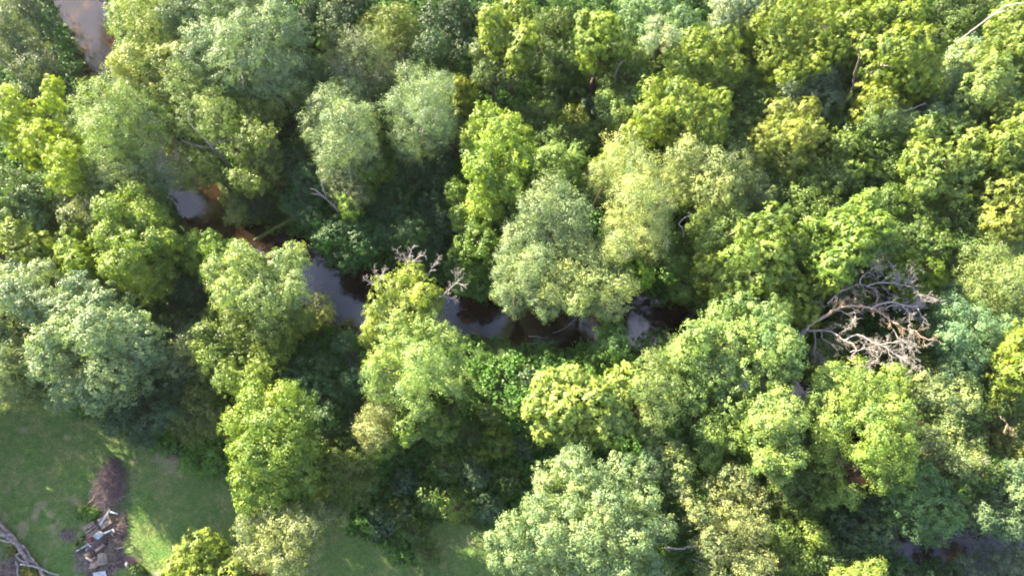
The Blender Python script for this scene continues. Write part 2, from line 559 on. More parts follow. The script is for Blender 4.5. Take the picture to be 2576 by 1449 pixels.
def crown_mesh(blobs, st, rng, dens=1.0):
    """blobs: (x, y, z, R, Rz) in metres. returns V, Q, tint, lobe centres"""
    p = dict(STYLE[st])
    p['ls'] *= rng.uniform(.78, 1.18)
    p['lr'] *= rng.uniform(.8, 1.2)
    LC, LR = [], []
    for bi, (bx, by, bz, R, Rz) in enumerate(blobs):
        lr = min(p['lr'], R * 0.55)
        area = 4 * pi * R * R * 0.80
        low = 1.0
        if Rz > R:                                                 # the crown reaches well down its own trunk, less so over the water
            low = min(max(bz * 0.62 / Rz, 1.2), 3.6)
            if float(creek_sd(np.array([bx]), np.array([by]))[0]) < 2.0:
                low = 1.15
            area *= 0.72 + 0.16 * low
        want = int(area / (pi * lr * lr * 0.72)) + 4
        pts = []
        tries = 0
        while len(pts) < want and tries < want * 14:
            tries += 1
            d = unit(rng.normal(size=3))
            if d[2] < -0.75:
                continue
            rr = rng.uniform(0.62, 1.10) if rng.random() < 0.88 else rng.uniform(0.2, 0.6)
            q = np.array([bx + d[0] * (R - lr * 0.55) * rr * 1.12, by + d[1] * (R - lr * 0.55) * rr * 1.12, bz + d[2] * (Rz - lr * 0.3) * rr * (low if d[2] < 0 and Rz > R else 1.0)])
            ok = True
            for (ox, oy, oz, oR, oRz) in blobs[:bi] + blobs[bi + 1:]:
                if ((q[0] - ox) ** 2 + (q[1] - oy) ** 2) / oR ** 2 + (q[2] - oz) ** 2 / oRz ** 2 < 0.30:
                    ok = False
                    break
            if not ok:
                continue
            if pts and np.min(np.linalg.norm(np.array(pts) - q, axis=1)) < lr * 0.72:
                continue
            pts.append(q)
        LC += pts
        LR += list(lr * rng.uniform(0.58, 1.35, len(pts)))
        for _ in range(int(4 * R)):                                # sprigs that break the outline
            d = unit(rng.normal(size=3))
            d[2] = abs(d[2]) * 0.7
            LC.append(np.array([bx, by, bz]) + d * [R, R, Rz] * rng.uniform(1.0, 1.22))
            LR.append(lr * rng.uniform(0.22, 0.42))
    LC = np.array(LC)
    LR = np.array(LR)
    bc = np.array([[b[0], b[1], b[2]] for b in blobs])
    # tufts on every lobe
    nt_ = np.maximum((4 * pi * LR ** 2 * p['td'] * DENS * dens).astype(int), 6)
    li = np.repeat(np.arange(len(LC)), nt_)
    d = unit(rng.normal(size=(len(li), 3)))
    keep = (d[:, 2] > -0.35) | (rng.random(len(li)) < 0.35)
    li, d = li[keep], d[keep]
    # a bumpy lobe: its radius varies with direction
    ph = rng.uniform(0, 6.28, (len(LC), 3))
    bump = 1 + 0.16 * (np.sin(5 * d[:, 0] + ph[li, 0]) + np.sin(5 * d[:, 1] + ph[li, 1]) + np.sin(4 * d[:, 2] + ph[li, 2]))
    rr = LR[li] * bump * rng.uniform(0.66, 1.15, len(li))
    TC = LC[li] + d * rr[:, None] * [1, 1, p['sq']]
    # drop tufts deep inside some other lobe
    drop = np.zeros(len(TC), bool)
    for j in range(len(LC)):
        e = (TC - LC[j]) / (LR[j] * np.array([1, 1, p['sq']]))
        inn = ((e ** 2).sum(1) < 0.40) & (li != j)
        drop |= inn
    keep = ~drop | (rng.random(len(TC)) < 0.12)
    TC, li, d = TC[keep], li[keep], d[keep]
    nT = len(TC)
    # leaves in every tuft
    k = p['k']
    ti = np.repeat(np.arange(nT), k)
    off = unit(rng.normal(size=(nT * k, 3)))
    lt = rng.normal(0, 0.22, len(LC)) + 0.10 * np.sin(LC[:, 0] * 0.9 + LC[:, 1] * 0.7)
    tt = rng.normal(0, 0.13, nT)
    tint = np.clip(0.5 + lt[li][ti] + tt[ti] + rng.normal(0, 0.12, nT * k), 0, 1)
    nb = bc[np.argmin(((TC[:, None, :] - bc[None]) ** 2).sum(2), axis=1)]
    out = unit(TC - nb)
    if p['star']:
        # leaflets radiate from the shoot's tip and hang
        hor = off.copy()
        hor = unit(hor + 0.5 * d[ti])
        C = TC[ti] + hor * p['tr'] * rng.uniform(0.35, 0.85, nT * k)[:, None]
        C[:, 2] -= 0.10 * rng.random(nT * k)
        N = unit(0.35 * np.array([0, 0, 1.0]) + 0.75 * d[ti] + 0.3 * out[ti] + rng.normal(size=(nT * k, 3)) * 0.32)
        V, Q, _ = leaves(C, N, p['ls'], p['asp'], rng, tint, along=hor + [0, 0, -0.35], droop=p['droop'])
    else:
        C = TC[ti] + off * p['tr'] * rng.uniform(.7, 1.3, nT)[ti][:, None] * (rng.random(nT * k) ** 0.33)[:, None]
        N = unit(0.50 * off + 0.60 * d[ti] + 0.30 * out[ti] + 0.20 * np.array([0, 0, 1.0]) + rng.normal(size=(nT * k, 3)) * 0.28)
        V, Q, _ = leaves(C, N, p['ls'], p['asp'], rng, tint, droop=p['droop'])
    return V, Q, tint, LC, LR


def off_creek(x, y, clear=1.2):
    for _ in range(40):
        s = float(creek_sd(np.array([x]), np.array([y]))[0])
        if s > clear:
            break
        e = 0.3
        gx = float(creek_sd(np.array([x + e]), np.array([y]))[0]) - s
        gy = float(creek_sd(np.array([x]), np.array([y + e]))[0]) - s
        g = math.hypot(gx, gy) + 1e-6
        x += gx / g * 0.6
        y += gy / g * 0.6
    return x, y


COLR = {
    'Y': (0.178, 0.232, 0.028), 'B': (0.145, 0.212, 0.032), 'G': (0.080, 0.132, 0.028), 'P': (0.155, 0.212, 0.106),
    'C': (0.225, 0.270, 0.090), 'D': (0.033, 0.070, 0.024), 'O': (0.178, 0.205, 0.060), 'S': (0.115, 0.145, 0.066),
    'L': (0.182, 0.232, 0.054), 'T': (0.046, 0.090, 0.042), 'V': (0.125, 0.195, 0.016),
}
SEED = [100]


def tree(name, st, colour, z, spec, label, cat="tree", group=None, vs=1.0, dens=1.0, base=None, bare=0, deadtwigs=None, hue=None):
    SEED[0] += 1
    r = np.random.default_rng(SEED[0])
    blobs = []
    rows = [[float(v) for v in s_.split()] for s_ in spec.split(';')]
    mxp = sum(q[0] * q[2] for q in rows) / sum(q[2] for q in rows)
    myp = sum(q[1] * q[2] for q in rows) / sum(q[2] for q in rows)
    ext = max(math.hypot(q[0] - mxp, q[1] - myp) for q in rows) + 1
    for q in rows:
        zz = z + (q[3] if len(q) > 3 else 0)
        if len(rows) > 3:                                          # domed crowns with uneven tops
            zz += min(1, z / 8) * (0.9 - 0.022 * math.hypot(q[0] - mxp, q[1] - myp) * min(1, 90 / ext) + r.normal(0, 1.1))
        c, dpt = at(q[0], q[1], zz)
        R = q[2] * dpt / F * (0.86 if len(rows) > 5 and st != 'fine' else 1.0)
        blobs.append((c[0], c[1], zz, R, max(R * (1.15 if z > 8.5 else 0.95) * vs, min(1.1, R))))
    big = max(blobs, key=lambda b: b[3])
    wts = np.array([b[3] ** 2 for b in blobs])
    bx, by = (np.array([[b[0], b[1]] for b in blobs]) * wts[:, None]).sum(0) / wts.sum()
    if base is not None:
        bx, by = at(base[0], base[1], 0)[0][:2]
    bx, by = off_creek(bx, by)
    bz = float(land_z(np.array([bx]), np.array([by]))[0])
    root = empty(name, (bx, by, bz), label, cat, group)
    O = np.array([bx, by, bz])
    V, Q, tint, LC, LR = crown_mesh(blobs, st, r, dens)
    cr_ = new_obj("crown", V - O, Q, M['leaf'], root, tint)
    c = np.array(COLR[colour]) * r.uniform(0.92, 1.08)
    c = c * (1 + np.array(hue)) if hue is not None else c * (1 + r.normal(0, 0.03, 3))
    cr_.color = (*np.clip(c, 0.005, 1), 1)
    # trunk and limbs
    sp = Soup()
    top = np.array([big[0], big[1], big[2] + big[4] * 0.3])
    h = max(top[2] - bz, 0.3)
    tr = 0.018 * h + 0.05 * big[3] + 0.02
    bend = r.normal(0, 0.03 * h, 3) * [1, 1, 0]
    P = smooth_path([O - [0, 0, 0.3], O + (top - O) * [0.15, 0.15, 0.35] + bend * 0.5, O + (top - O) * [0.55, 0.55, 0.7] + bend, top], 4)
    f = np.linspace(0, 1, len(P))
    Rr = tr * (1.25 - 1.05 * f)
    Rr[0] *= 1.5
    sp.tube(P, Rr, 8)
    order = r.permutation(len(LC))[:min(len(LC), 46)]
    for j in order:
        q = LC[j]
        k = int(np.clip(np.searchsorted(P[:, 2], q[2] - 0.35 * abs(q[2] - bz) - 0.5), 3, len(P) - 2))
        a = P[k]
        mid = a * 0.45 + q * 0.55 + [0, 0, -0.25 * np.linalg.norm(q - a) * 0.5] + r.normal(0, 0.15, 3)
        rb = min(Rr[k] * 0.55, 0.02 + 0.022 * np.linalg.norm(q - a))
        sp.tube(smooth_path([a, mid, q], 3), np.linspace(rb, 0.018, 7), 5)
        for _ in range(2):
            e = q + unit(r.normal(size=3) + unit(q - a) * 0.8) * LR[j] * 0.8
            sp.tube([q, (q + e) / 2 + r.normal(0, .06, 3), e], [0.02, 0.014, 0.007], 4)
    nq = sum(len(q_) for q_ in sp.Q)
    if bare:                                                      # bare grey twigs poking out of the crown
        for j in r.permutation(len(LC))[:bare]:
            q = LC[j]
            dirn = unit(q - np.array(big[:3]) + [0, 0, 0.5])
            for _ in range(3):
                e = q + unit(dirn + r.normal(0, 0.5, 3)) * LR[j] * r.uniform(1.1, 1.55)
                m_ = (q + e) / 2 + r.normal(0, .1, 3)
                sp.tube([q, m_, e], [0.025, 0.02, 0.01], 4)
    tk = sp.build("trunk", M['bark'], root, smooth=True, origin=O)
    if bare:
        tk.data.materials.append(M['dead'])
        mi = np.zeros(len(tk.data.polygons), np.int32)
        mi[nq:] = 1
        tk.data.polygons.foreach_set("material_index", mi)
    return root, O


# ------------------------------------------------------------------ the trees, one by one
exec_table = []


def T(name, st, colour, z, spec, label, **kw):
    exec_table.append((name, st, colour, z, spec, label, kw))


# --- upper strip, from the creek bend eastwards
T("broad_tree", 'fine', 'P', 13, "500 70 85;600 40 95;690 90 75;620 140 90;520 160 75;700 180 60 -1;610 -60 90;470 -20 70", "huge silvery green tree filling the top edge east of the pale creek bend", bare=8)
T("broad_tree", 'fine', 'L', 12, "350 50 66;410 20 55;385 110 50;320 -30 50", "light green tree leaning over the pale creek bend at the top edge")
T("broad_tree", 'soft', 'L', 12, "335 170 50;385 220 65;430 160 50;340 245 40", "yellowish green rounded tree just below the bank of the pale creek bend")
T("broad_tree", 'fine', 'L', 11, "480 250 65;540 290 55;560 220 50;480 310 40", "soft green tree between the grey snag and the huge silvery tree", hue=(-.1, -.02, .2))
T("broad_tree", 'round', 'S', 10, "40 120 50;90 170 40;20 60 45;60 20 35 -2", "dull grey green tree in the upper corner, west of the creek")
T("dark_tree", 'soft', 'T', 6, "105 60 40;70 170 48;120 215 42;170 270 36", "dark shaded tree on the west bank of the pale creek bend", dens=.9)
T("yellow_tree", 'star', 'Y', 13, "30 260 38;60 320 50;130 215 24;122 255 26;120 350 55;170 400 48;60 380 30 -1;150 450 30;20 320 40;190 350 30 -1", "brilliant yellow green tree with a narrow spire beside the frame edge", hue=(.22, .24, -.1))
T("broad_tree", 'fine', 'L', 12, "270 270 58;340 300 65;290 340 70;370 360 55;240 320 40;330 250 45", "large feathery soft green tree east of the brilliant yellow green one", bare=4, hue=(-.12, -.03, .25))
T("broad_tree", 'fine', 'S', 10, "300 430 60;370 430 46;410 455 40;385 515 42;240 440 45", "dull green feathery tree above the yellow green crowns by the small pool", hue=(.1, .25, .1))
T("olive_tree", 'open', 'O', 10, "640 290 40;690 280 26;650 350 48;610 380 38;670 420 42;640 460 30;600 450 28", "olive green open tree with sunlit flank over dark water, beside the grey snag", bare=6, hue=(-.25, -.12, -.3))
T("olive_tree", 'open', 'O', 8, "450 390 32;490 430 44;530 400 34;465 455 26 -1;540 440 24 -1", "low olive yellow tree at the foot of the bleached snag", hue=(-.1, 0, -.3))
T("olive_tree", 'open', 'O', 5, "585 505 22;588 550 20;615 480 30 -1;600 530 22", "small pale olive tree hanging over the small open pool", hue=(0, .1, .1))
T("broad_tree", 'round', 'G', 10, "30 470 45;80 500 45;30 540 45;0 500 40;90 555 30", "mid green tree at the frame edge below the brilliant yellow green tree", hue=(.1, .1, .5))
T("broad_tree", 'round', 'S', 9, "170 530 36;210 545 40;215 590 36 -1;240 520 30", "dull green tree with pale sunlit top amid darker crowns", hue=(.3, .25, .1))
T("bright_tree", 'star', 'B', 11, "40 590 36;95 575 32;110 620 36;65 635 36 -1;20 615 26;125 660 32 -2", "fresh green spreading tree above the silvery crowns at the frame edge")
T("yellow_tree", 'star', 'Y', 11, "180 590 26;175 630 28;195 665 26;185 700 28 -1", "narrow yellow green tree standing in a dark gap", hue=(-.1, 0, 0))
T("yellow_tree", 'round', 'Y', 12, "330 495 38;290 540 44;360 560 58;270 600 36;330 640 60;400 610 42;290 680 40;350 710 50 -2;400 690 36 -2;345 480 20 1", "tall yellow green tree with a lumpy crown, west of the small open pool", hue=(-.12, -.04, .3))
T("yellow_tree", 'round', 'Y', 9, "490 620 32;530 615 34;560 645 38;500 660 32;530 690 30 -2;590 625 24 -1", "small yellow green tree on the bank below the small open pool", hue=(-.15, 0, .2))
T("broad_tree", 'soft', 'L', 13, "560 690 44;610 650 42;650 700 58;720 670 48;745 635 26;740 730 44;580 740 48;680 760 58", "large pale round tree on the south bank with a smooth sunlit top", hue=(.02, .06, .5))
T("broad_tree", 'round', 'G', 9, "600 830 65;680 840 65;740 810 48;560 790 42;520 840 36;640 880 50", "mid green tree skirting the foot of the pale round tree on the bank", hue=(.35, .15, 0))
T("dull_bush", 'fine', 'G', 4, "803 768 28;815 795 26;785 805 28", "dull green bush leaning over the reflecting pool from the south bank", cat="bush", hue=(.4, .05, .1))
# --- western silvery group
T("silvery_tree", 'soft', 'P', 13, "50 690 48;105 700 46;40 750 58;105 770 48;0 720 40;-20 800 60", "silvery tree at the frame edge, upper of two beside the largest silvery crown")
T("silvery_tree", 'soft', 'P', 11, "30 860 56;60 920 48;0 930 55;70 810 36 -2;30 980 38 -2", "silvery tree at the frame edge above the lawn corner", hue=(.05, 0, -.15))
T("silvery_tree", 'soft', 'P', 14, "200 725 44;180 790 56;260 770 56;330 830 58;255 850 66;140 850 50;350 880 50;130 920 52 -1;190 960 52 -2;250 990 44 -3;290 930 56;150 1000 32 -4", "largest silvery green tree, many domed tops, at the corner of the lawn")
T("dark_tree", 'round', 'T', 6, "330 1010 56;400 960 50;300 1060 38 -1;370 1080 44 -1;430 1040 48;460 960 36", "dark blue green tree along the lawn edge below the largest silvery crown", hue=(.1, .1, .1))
T("dark_tree", 'open', 'G', 6, "500 1010 46;480 1070 42;540 1060 40;530 960 40 1", "shaded olive green tree between the lawn and the yellowish crown", hue=(.2, -.05, 0))
T("fresh_bush", 'shrub', 'B', 2.4, "510 1120 34;540 1160 32;495 1165 28;555 1115 26", "fresh green bush standing at the corner of the mown lawn", cat="bush", hue=(-.45, -.2, -.2))
T("broad_tree", 'open', 'S', 8, "460 880 34;500 910 38;480 840 28;440 925 30", "grey green tree in the dark gap east of the largest silvery crown", hue=(.1, .15, .1))
T("olive_tree", 'open', 'Y', 10, "540 900 40;600 900 44;660 920 42;690 890 28;570 950 36;630 950 34;510 870 28", "yellowish feathery tree below the mid green skirt of the bank tree", hue=(-.15, -.1, .5))
T("bright_tree", 'round', 'Y', 14, "640 1010 44;720 1000 42;610 1070 48;690 1070 62;750 1050 44;630 1140 52;700 1150 62;620 1210 40;680 1220 50;620 1265 30;755 1130 46 -2;760 1200 44 -3", "tall bright yellow green tree, edge of the lawn, lit all down one flank", hue=(-.1, 0, .35))
T("olive_tree", 'fine', 'O', 10, "650 1310 44;710 1320 50;640 1370 40;700 1380 50;760 1340 40;730 1410 36;780 1380 28;800 1290 30 -2;840 1300 26 -3", "pale feathery olive tree at the lawn's lower edge below the tall bright one", bare=5, hue=(.1, .12, .5))
T("bright_bush", 'star', 'V', 4.5, "500 1390 48;450 1420 40;550 1410 44;500 1460 56;590 1440 34;430 1470 36", "bright green dome of leaves at the bottom edge of the lawn", cat="tree", hue=(.35, .15, 1.0))
T("brown_bush", 'open', 'O', 3, "620 1440 30;650 1470 30;600 1480 30;580 1430 20", "brownish scrubby bush beside the bright dome at the bottom edge", cat="bush", hue=(-.5, -.6, -.5))
# --- centre, south bank
T("yellow_tree", 'round', 'Y', 12, "1030 690 34;990 730 42;1050 740 46;950 780 36;1020 800 56;1080 780 36;940 830 32;1000 850 44 -1;1100 745 20;925 850 22 -2", "yellow green tree with bleached dead twigs, half across the creek", hue=(.02, 0, .4), dens=.85)
T("pale_tree", 'soft', 'C', 13, "1010 850 48;1080 830 44;1130 860 36;980 910 50;1060 910 60;1130 930 40;960 970 44;1030 990 50;940 935 26;1060 1030 32 -1;1140 975 28", "pale cream green tree on the bank directly below the dead twigged yellow one", hue=(-.12, .02, -.1))
T("bright_tree", 'round', 'G', 8, "1080 1060 46;1130 1030 36;1160 980 30;1030 1080 40;970 1120 36;1110 1090 32", "deep green tree in the shadow of the pale cream green crown", hue=(.2, .2, 0))
T("olive_tree", 'fine', 'O', 11, "930 1050 30;965 1040 28;920 1085 28;950 1095 26;930 1120 16", "small pale olive drooping tree clipped to the pale cream green crown", bare=6, hue=(.15, .12, .4))
T("dark_tree", 'open', 'G', 8, "860 1110 46;910 1160 40;850 1190 56;900 1230 46;830 1250 46;790 1170 36;930 1210 28", "deep green tree east of the tall bright yellow green one", bare=5, hue=(.1, 0, 0))
T("dark_tree", 'round', 'D', 7, "770 920 52;830 930 44;790 990 50;860 1000 40;740 960 32;820 1050 40", "dark green tree south of the reflecting pool beneath the big bank crowns", hue=(.3, .3, .2))
T("dark_tree", 'round', 'T', 6, "880 900 30;900 960 34;890 1010 30;870 860 26", "slim dark tree tight against the pale cream green crown", hue=(.1, .2, 0))
T("bank_bush", 'round', 'B', 8.5, "1540 830 34;1550 870 38;1520 900 36;1560 910 34;1500 930 26", "upright green bush on the south bank beside the open pool", cat="tree", hue=(-.35, -.15, .2))
# --- centre, north bank
T("pale_tree", 'fine', 'P', 13, "830 270 50;880 240 42;810 330 46;880 320 60;850 390 50;900 380 40;830 420 30;920 290 28", "upright silvery green tree beside the dark gap over the creek", bare=6)
T("pale_tree", 'fine', 'P', 13, "1040 210 44;1090 240 44;1010 270 44;1070 300 52;1040 350 44;1110 320 36;1120 210 26", "silvery green round tree next to the vine covered post", bare=6, hue=(-.03, 0, 0))
T("pale_tree", 'fine', 'S', 9, "860 470 44;890 440 36;840 440 28;900 490 26", "dull grey green skirt of leaves behind the forked white snag", bare=4)
T("grey_tree", 'fine', 'S', 10, "860 120 46;920 130 54;980 160 44;840 170 36;900 190 44;960 210 30", "thin grey green tree with bare twigs above the silvery pair", bare=16, dens=.75, hue=(-.2, -.12, -.1))
T("dark_tree", 'round', 'G', 8, "790 220 32;830 205 30;810 170 24", "small mid green tree tucked above the upright silvery one", hue=(.1, .2, .4))
T("dark_tree", 'open', 'G', 7.5, "950 60 38;1000 50 42;980 100 42;940 110 30;1040 90 34", "mid green tree with a sunlit yellow side near the top edge", hue=(.5, .2, 0))
T("dark_tree", 'soft', 'D', 7.5, "1100 60 42;1140 90 44;1090 120 40;1150 30 36;1170 130 30", "smooth deep green dome near the top edge beside the yellow green tree", hue=(0, 0, .1))  # shade at the top edge is put into this dark leaf colour
T("yellow_tree", 'star', 'Y', 13, "1240 50 34;1300 40 42;1260 100 38;1320 100 40;1290 -10 40;1225 90 20;1300 140 26;1340 70 26", "yellow green tree by the top edge west of the grassy clearing", hue=(-.12, -.08, .2))
T("dark_tree", 'open', 'G', 8, "1240 160 36;1220 190 30;1290 190 34;1210 130 24", "shaded green tree below the yellow green one at the clearing's edge", hue=(.1, 0, .4))
T("bright_tree", 'round', 'V', 14, "1225 300 36;1275 315 36;1195 350 38;1250 360 50;1310 350 34;1210 420 46;1290 410 46;1220 480 44;1280 470 32;1200 530 36 -2;1240 530 26 -2", "vivid lime green tree of bold rounded tufts in the middle of the wood", hue=(.50, .36, 1.3))
T("green_tree", 'round', 'G', 9, "1190 580 44;1220 620 42;1170 630 34;1160 540 30;1200 670 34 -2;1150 480 30", "mid green tree below the vivid lime green one, down to the water", hue=(.25, .25, 0))
T("green_tree", 'round', 'B', 11, "1390 400 36;1430 420 34;1400 450 34;1450 390 22;1370 440 26", "fresh green small tree between the lime green and creamy crowns", hue=(-.1, -.05, .4))
T("bright_tree", 'star', 'V', 8, "870 500 20;885 490 22;880 525 24;885 550 20 -1;880 575 16 -2", "hanging curtain of bright vine leaves beside the forked white snag", cat="vine", hue=(-.1, 0, .5))
T("dark_tree", 'soft', 'D', 6, "770 450 40;750 500 40;800 480 36;780 540 36", "dark blue green round tree west of the forked white snag", hue=(.2, .4, .5))
T("dark_tree", 'round', 'D', 6, "850 590 48;900 570 46;920 620 44;860 640 42 -1;820 600 36;960 590 36;880 660 34 -2", "dark green tree overhanging the water below the hanging vine curtain", hue=(.1, .35, 0))
T("dark_tree", 'round', 'D', 6, "980 480 38;1010 530 48;960 540 36;1040 580 44;1000 600 42;1060 630 36 -1", "dark shaded tree on the north bank behind the dead twigs", hue=(0, .1, 0))
T("dark_tree", 'open', 'G', 7, "920 450 36;960 430 34;990 450 28;930 500 28;940 350 26 2;960 390 30 1", "shaded mid green tree between the two silvery green trees", hue=(.1, .1, -.3))
T("dark_tree", 'soft', 'D', 5, "1100 460 40;1080 520 42;1120 560 40;1090 620 36;1060 420 36;1120 420 30", "darkest tree, in the hollow west of the vivid lime green one", hue=(-.1, 0, .1))
T("bank_bush", 'shrub', 'G', 4, "1150 660 34;1180 690 32;1200 720 34;1160 720 24;1220 690 30", "rounded green bush trailing into the creek under the creamy crowns", cat="bush", hue=(0, .15, .2))
T("cream_tree", 'fine', 'P', 14, "1390 490 46;1350 530 46;1430 540 52;1310 590 42;1380 600 60;1450 600 44;1290 650 38;1350 670 46", "silvery pale tree leaning over the creek, western of the creamy group", base=(1400, 730), hue=(.15, .12, .05), bare=4)
T("cream_tree", 'fine', 'C', 13, "1440 640 48;1490 660 54;1420 710 46;1500 730 56;1560 720 40;1450 760 36;1540 770 34 -1;1390 740 26", "creamy yellow tree at the water's edge, lowest of the creamy group", bare=6, base=(1470, 745), hue=(0, .02, .1))
T("cream_tree", 'fine', 'P', 11, "1280 690 38;1330 720 42;1270 740 30;1370 770 34 -1;1300 770 26 -1", "small silvery tree dipping its branches over the brown water", base=(1290, 742), hue=(.1, .1, 0))
T("cream_tree", 'fine', 'C', 14, "1570 400 50;1620 440 56;1540 450 52;1600 510 64;1650 530 44;1570 570 56;1630 590 50;1510 440 34;1560 620 34", "palest creamy feathery tree in the middle of the wood", bare=12, hue=(.05, .04, .15))
T("cream_tree", 'fine', 'O', 11, "1730 400 48;1790 420 50;1850 430 48;1740 460 44;1810 480 50;1890 460 36;1700 430 34;1910 500 34", "greyish pale tree east of the palest creamy one", bare=12, hue=(-.05, .02, .25))
T("bright_bush", 'round', 'V', 7, "1590 665 28;1610 690 30;1580 710 24 -1;1560 650 22", "small vivid green tree under the creamy crown by the pool", cat="tree", hue=(-.05, .15, .3))
T("yellow_tree", 'star', 'Y', 11, "1490 430 22;1520 410 22;1550 385 22", "strip of yellow green leaves above the palest creamy tree", hue=(0, 0, .3))
# --- clearing and east of it
T("bright_tree", 'star', 'Y', 12, "1480 80 30;1520 70 34;1490 115 34;1535 125 36;1470 50 20", "yellow green tree on the clearing's east rim near the top edge", hue=(-.1, 0, .2))
T("broad_tree", 'round', 'S', 10, "1600 40 44;1660 30 50;1720 60 48;1640 90 42;1700 110 40;1760 100 36;1590 -20 50;1700 -20 50", "grey green tree with whitish leaf clusters near the top edge", hue=(-.2, .1, .0))
T("white_tree", 'round', 'P', 13, "1650 70 26;1690 90 22;1750 110 20 -1;1640 100 18", "whitish cluster of leaves in front of the grey green tree", hue=(.5, .35, .5))
T("white_tree", 'round', 'P', 13, "1830 20 34;1880 10 36;1820 60 26;1850 -30 40;1930 -30 40", "whitish leaved tree at the top edge between two yellow green trees", hue=(.4, .3, .6))
T("broad_tree", 'open', 'L', 8, "1540 210 36;1590 250 40;1550 290 36;1600 310 40;1520 250 26;1640 260 28", "loose pale green tree below the tan broken trunk", hue=(-.1, 0, .2))
T("yellow_tree", 'star', 'Y', 13, "1750 110 42;1820 110 44;1700 170 42;1780 190 54;1840 180 42;1650 230 40;1720 260 60;1800 270 50;1640 300 48;1710 330 50;1780 330 44;1600 330 32 -1;1750 150 36 1", "large yellow green star leaved tree north of the creamy group", hue=(-.06, -.03, .2), bare=3)
T("yellow_tree", 'star', 'Y', 14, "1930 60 46;2000 40 48;1980 110 56;2060 80 50;1950 150 44;2040 150 46;1920 -20 50;2020 -30 50;1990 190 34 -1;2080 30 40", "great yellow green tree at the top edge with a bare limb showing", hue=(-.06, -.03, .2), bare=5)
T("yellow_tree", 'star', 'Y', 14, "2150 60 46;2220 50 50;2290 40 40;2180 120 48;2260 120 56;2340 110 44;2220 190 48;2310 180 48;2350 220 30 -1;2160 -20 50;2280 -20 40;2110 110 36", "sprawling yellow green tree at the top edge next to the dark ravine", hue=(-.06, -.03, .2), bare=4)
T("broad_tree", 'round', 'S', 10, "2030 220 44;2080 200 36;2060 260 40;1990 230 28;2100 250 34", "grey green tree between the two great yellow green ones", hue=(-.15, -.05, .2))
T("yellow_tree", 'star', 'B', 11, "2200 250 40;2260 240 40;2150 280 34;2230 290 30 -1;2290 230 30", "mid yellow green tree beneath the sprawling one, around grey limbs", hue=(.1, -.05, 0))
T("yellow_tree", 'star', 'B', 12, "1960 290 40;2020 280 40;1930 340 38;1990 350 50;2050 330 36;1980 400 38;1910 390 30;2040 400 28", "yellow green tree with golden tips east of the largest star leaved tree", hue=(.35, .1, .5))
T("green_tree", 'star', 'G', 9, "2120 370 44;2170 350 42;2090 430 44;2150 430 44;2200 410 34;2070 490 36;2130 330 30 1", "mid green drooping tree in the middle of the eastern wood", hue=(.35, .25, .2))
T("olive_tree", 'fine', 'C', 11, "2220 290 40;2260 300 36;2200 320 28;2290 310 26", "pale star leaved small tree beside a slim fallen stem", hue=(-.15, 0, .1))
T("broad_tree", 'fine', 'S', 11, "2380 220 46;2420 260 46;2350 260 36;2400 310 44;2440 210 34;2360 300 30", "bluish green feathery tree south of the pale fallen trunk", hue=(.1, .3, .4))
T("olive_tree", 'star', 'C', 12, "2440 170 38;2490 190 42;2470 230 36;2520 220 34;2430 130 26", "pale yellow green tree just below the pale fallen trunk", hue=(-.1, 0, -.1))
T("broad_tree", 'round', 'P', 10, "2410 130 24;2440 120 26;2420 160 26", "small clump of whitish leaves under the pale fallen trunk", hue=(.3, .3, .3))
T("olive_tree", 'star', 'Y', 12, "2540 60 40;2580 110 44;2560 20 36;2590 180 40;2530 110 26", "yellowish tree at the frame edge overlapping the pale fallen trunk", hue=(-.15, -.1, .5))
T("yellow_tree", 'star', 'Y', 13, "2340 330 36;2400 330 42;2450 360 40;2320 400 40;2380 400 52;2440 420 44;2340 460 38;2400 480 40", "pale yellow green star leaved tree in the eastern wood", hue=(-.06, 0, .9))
T("yellow_tree", 'star', 'Y', 13, "2540 290 40;2580 330 48;2540 360 44;2580 410 44;2520 400 28", "yellow green tree at the frame edge east of the pale star leaved one", hue=(-.1, -.05, .4))
T("broad_tree", 'star', 'B', 11, "2500 500 42;2550 480 44;2520 560 44;2570 560 44;2480 560 28", "fresh yellow green tree at the frame edge midway down", hue=(.2, 0, .3))
T("broad_tree", 'fine', 'L', 10, "2480 650 46;2540 640 50;2470 710 44;2530 720 50;2580 690 46;2560 770 40;2500 600 34", "hazy mid green tree at the frame edge beside the leafless tree", bare=6, hue=(-.1, -.05, .3))
T("broad_tree", 'round', 'P', 10, "2400 780 44;2450 820 50;2400 850 42;2490 860 50;2440 900 48;2400 930 36;2520 810 36;2390 730 28 -1", "grey green whitish tree directly east of the leafless tree", hue=(-.12, .05, 0))
T("yellow_tree", 'star', 'Y', 13, "2560 880 34;2590 930 40;2560 960 30;2585 840 30", "yellow green sliver of crown at the frame edge below the grey green tree", hue=(-.15, -.1, 0))
T("green_tree", 'round', 'G', 8, "2240 420 40;2290 470 40;2240 500 36;2310 530 34;2350 560 32;2200 470 30", "shaded green tree in the dark dip west of the frame edge crowns", hue=(.2, .2, .3))
T("green_tree", 'round', 'G', 8, "1960 480 42;2010 500 42;1920 540 36;1880 560 36;2040 460 34", "mid green tree with yellow flecks above the star leaved pair", hue=(.3, .2, .2))
T("broad_tree", 'round', 'L', 10, "1800 540 34;1840 570 36;1790 600 32;1850 530 28;1760 560 28", "pale green tree around a slim broken stem", hue=(-.1, 0, .1))
T("green_tree", 'round', 'G', 6, "1730 620 42;1700 670 36;1750 700 44;1720 740 32 -1;1770 760 34 -1;1680 600 30", "deep green tree on the shore above the open pool", hue=(.15, .2, .1))
T("bright_tree", 'star', 'B', 9, "1790 680 32;1820 720 32;1800 640 28;1770 730 22 -1", "fresh green tree between the pool and the star leaved pair", hue=(.35, .25, .3))
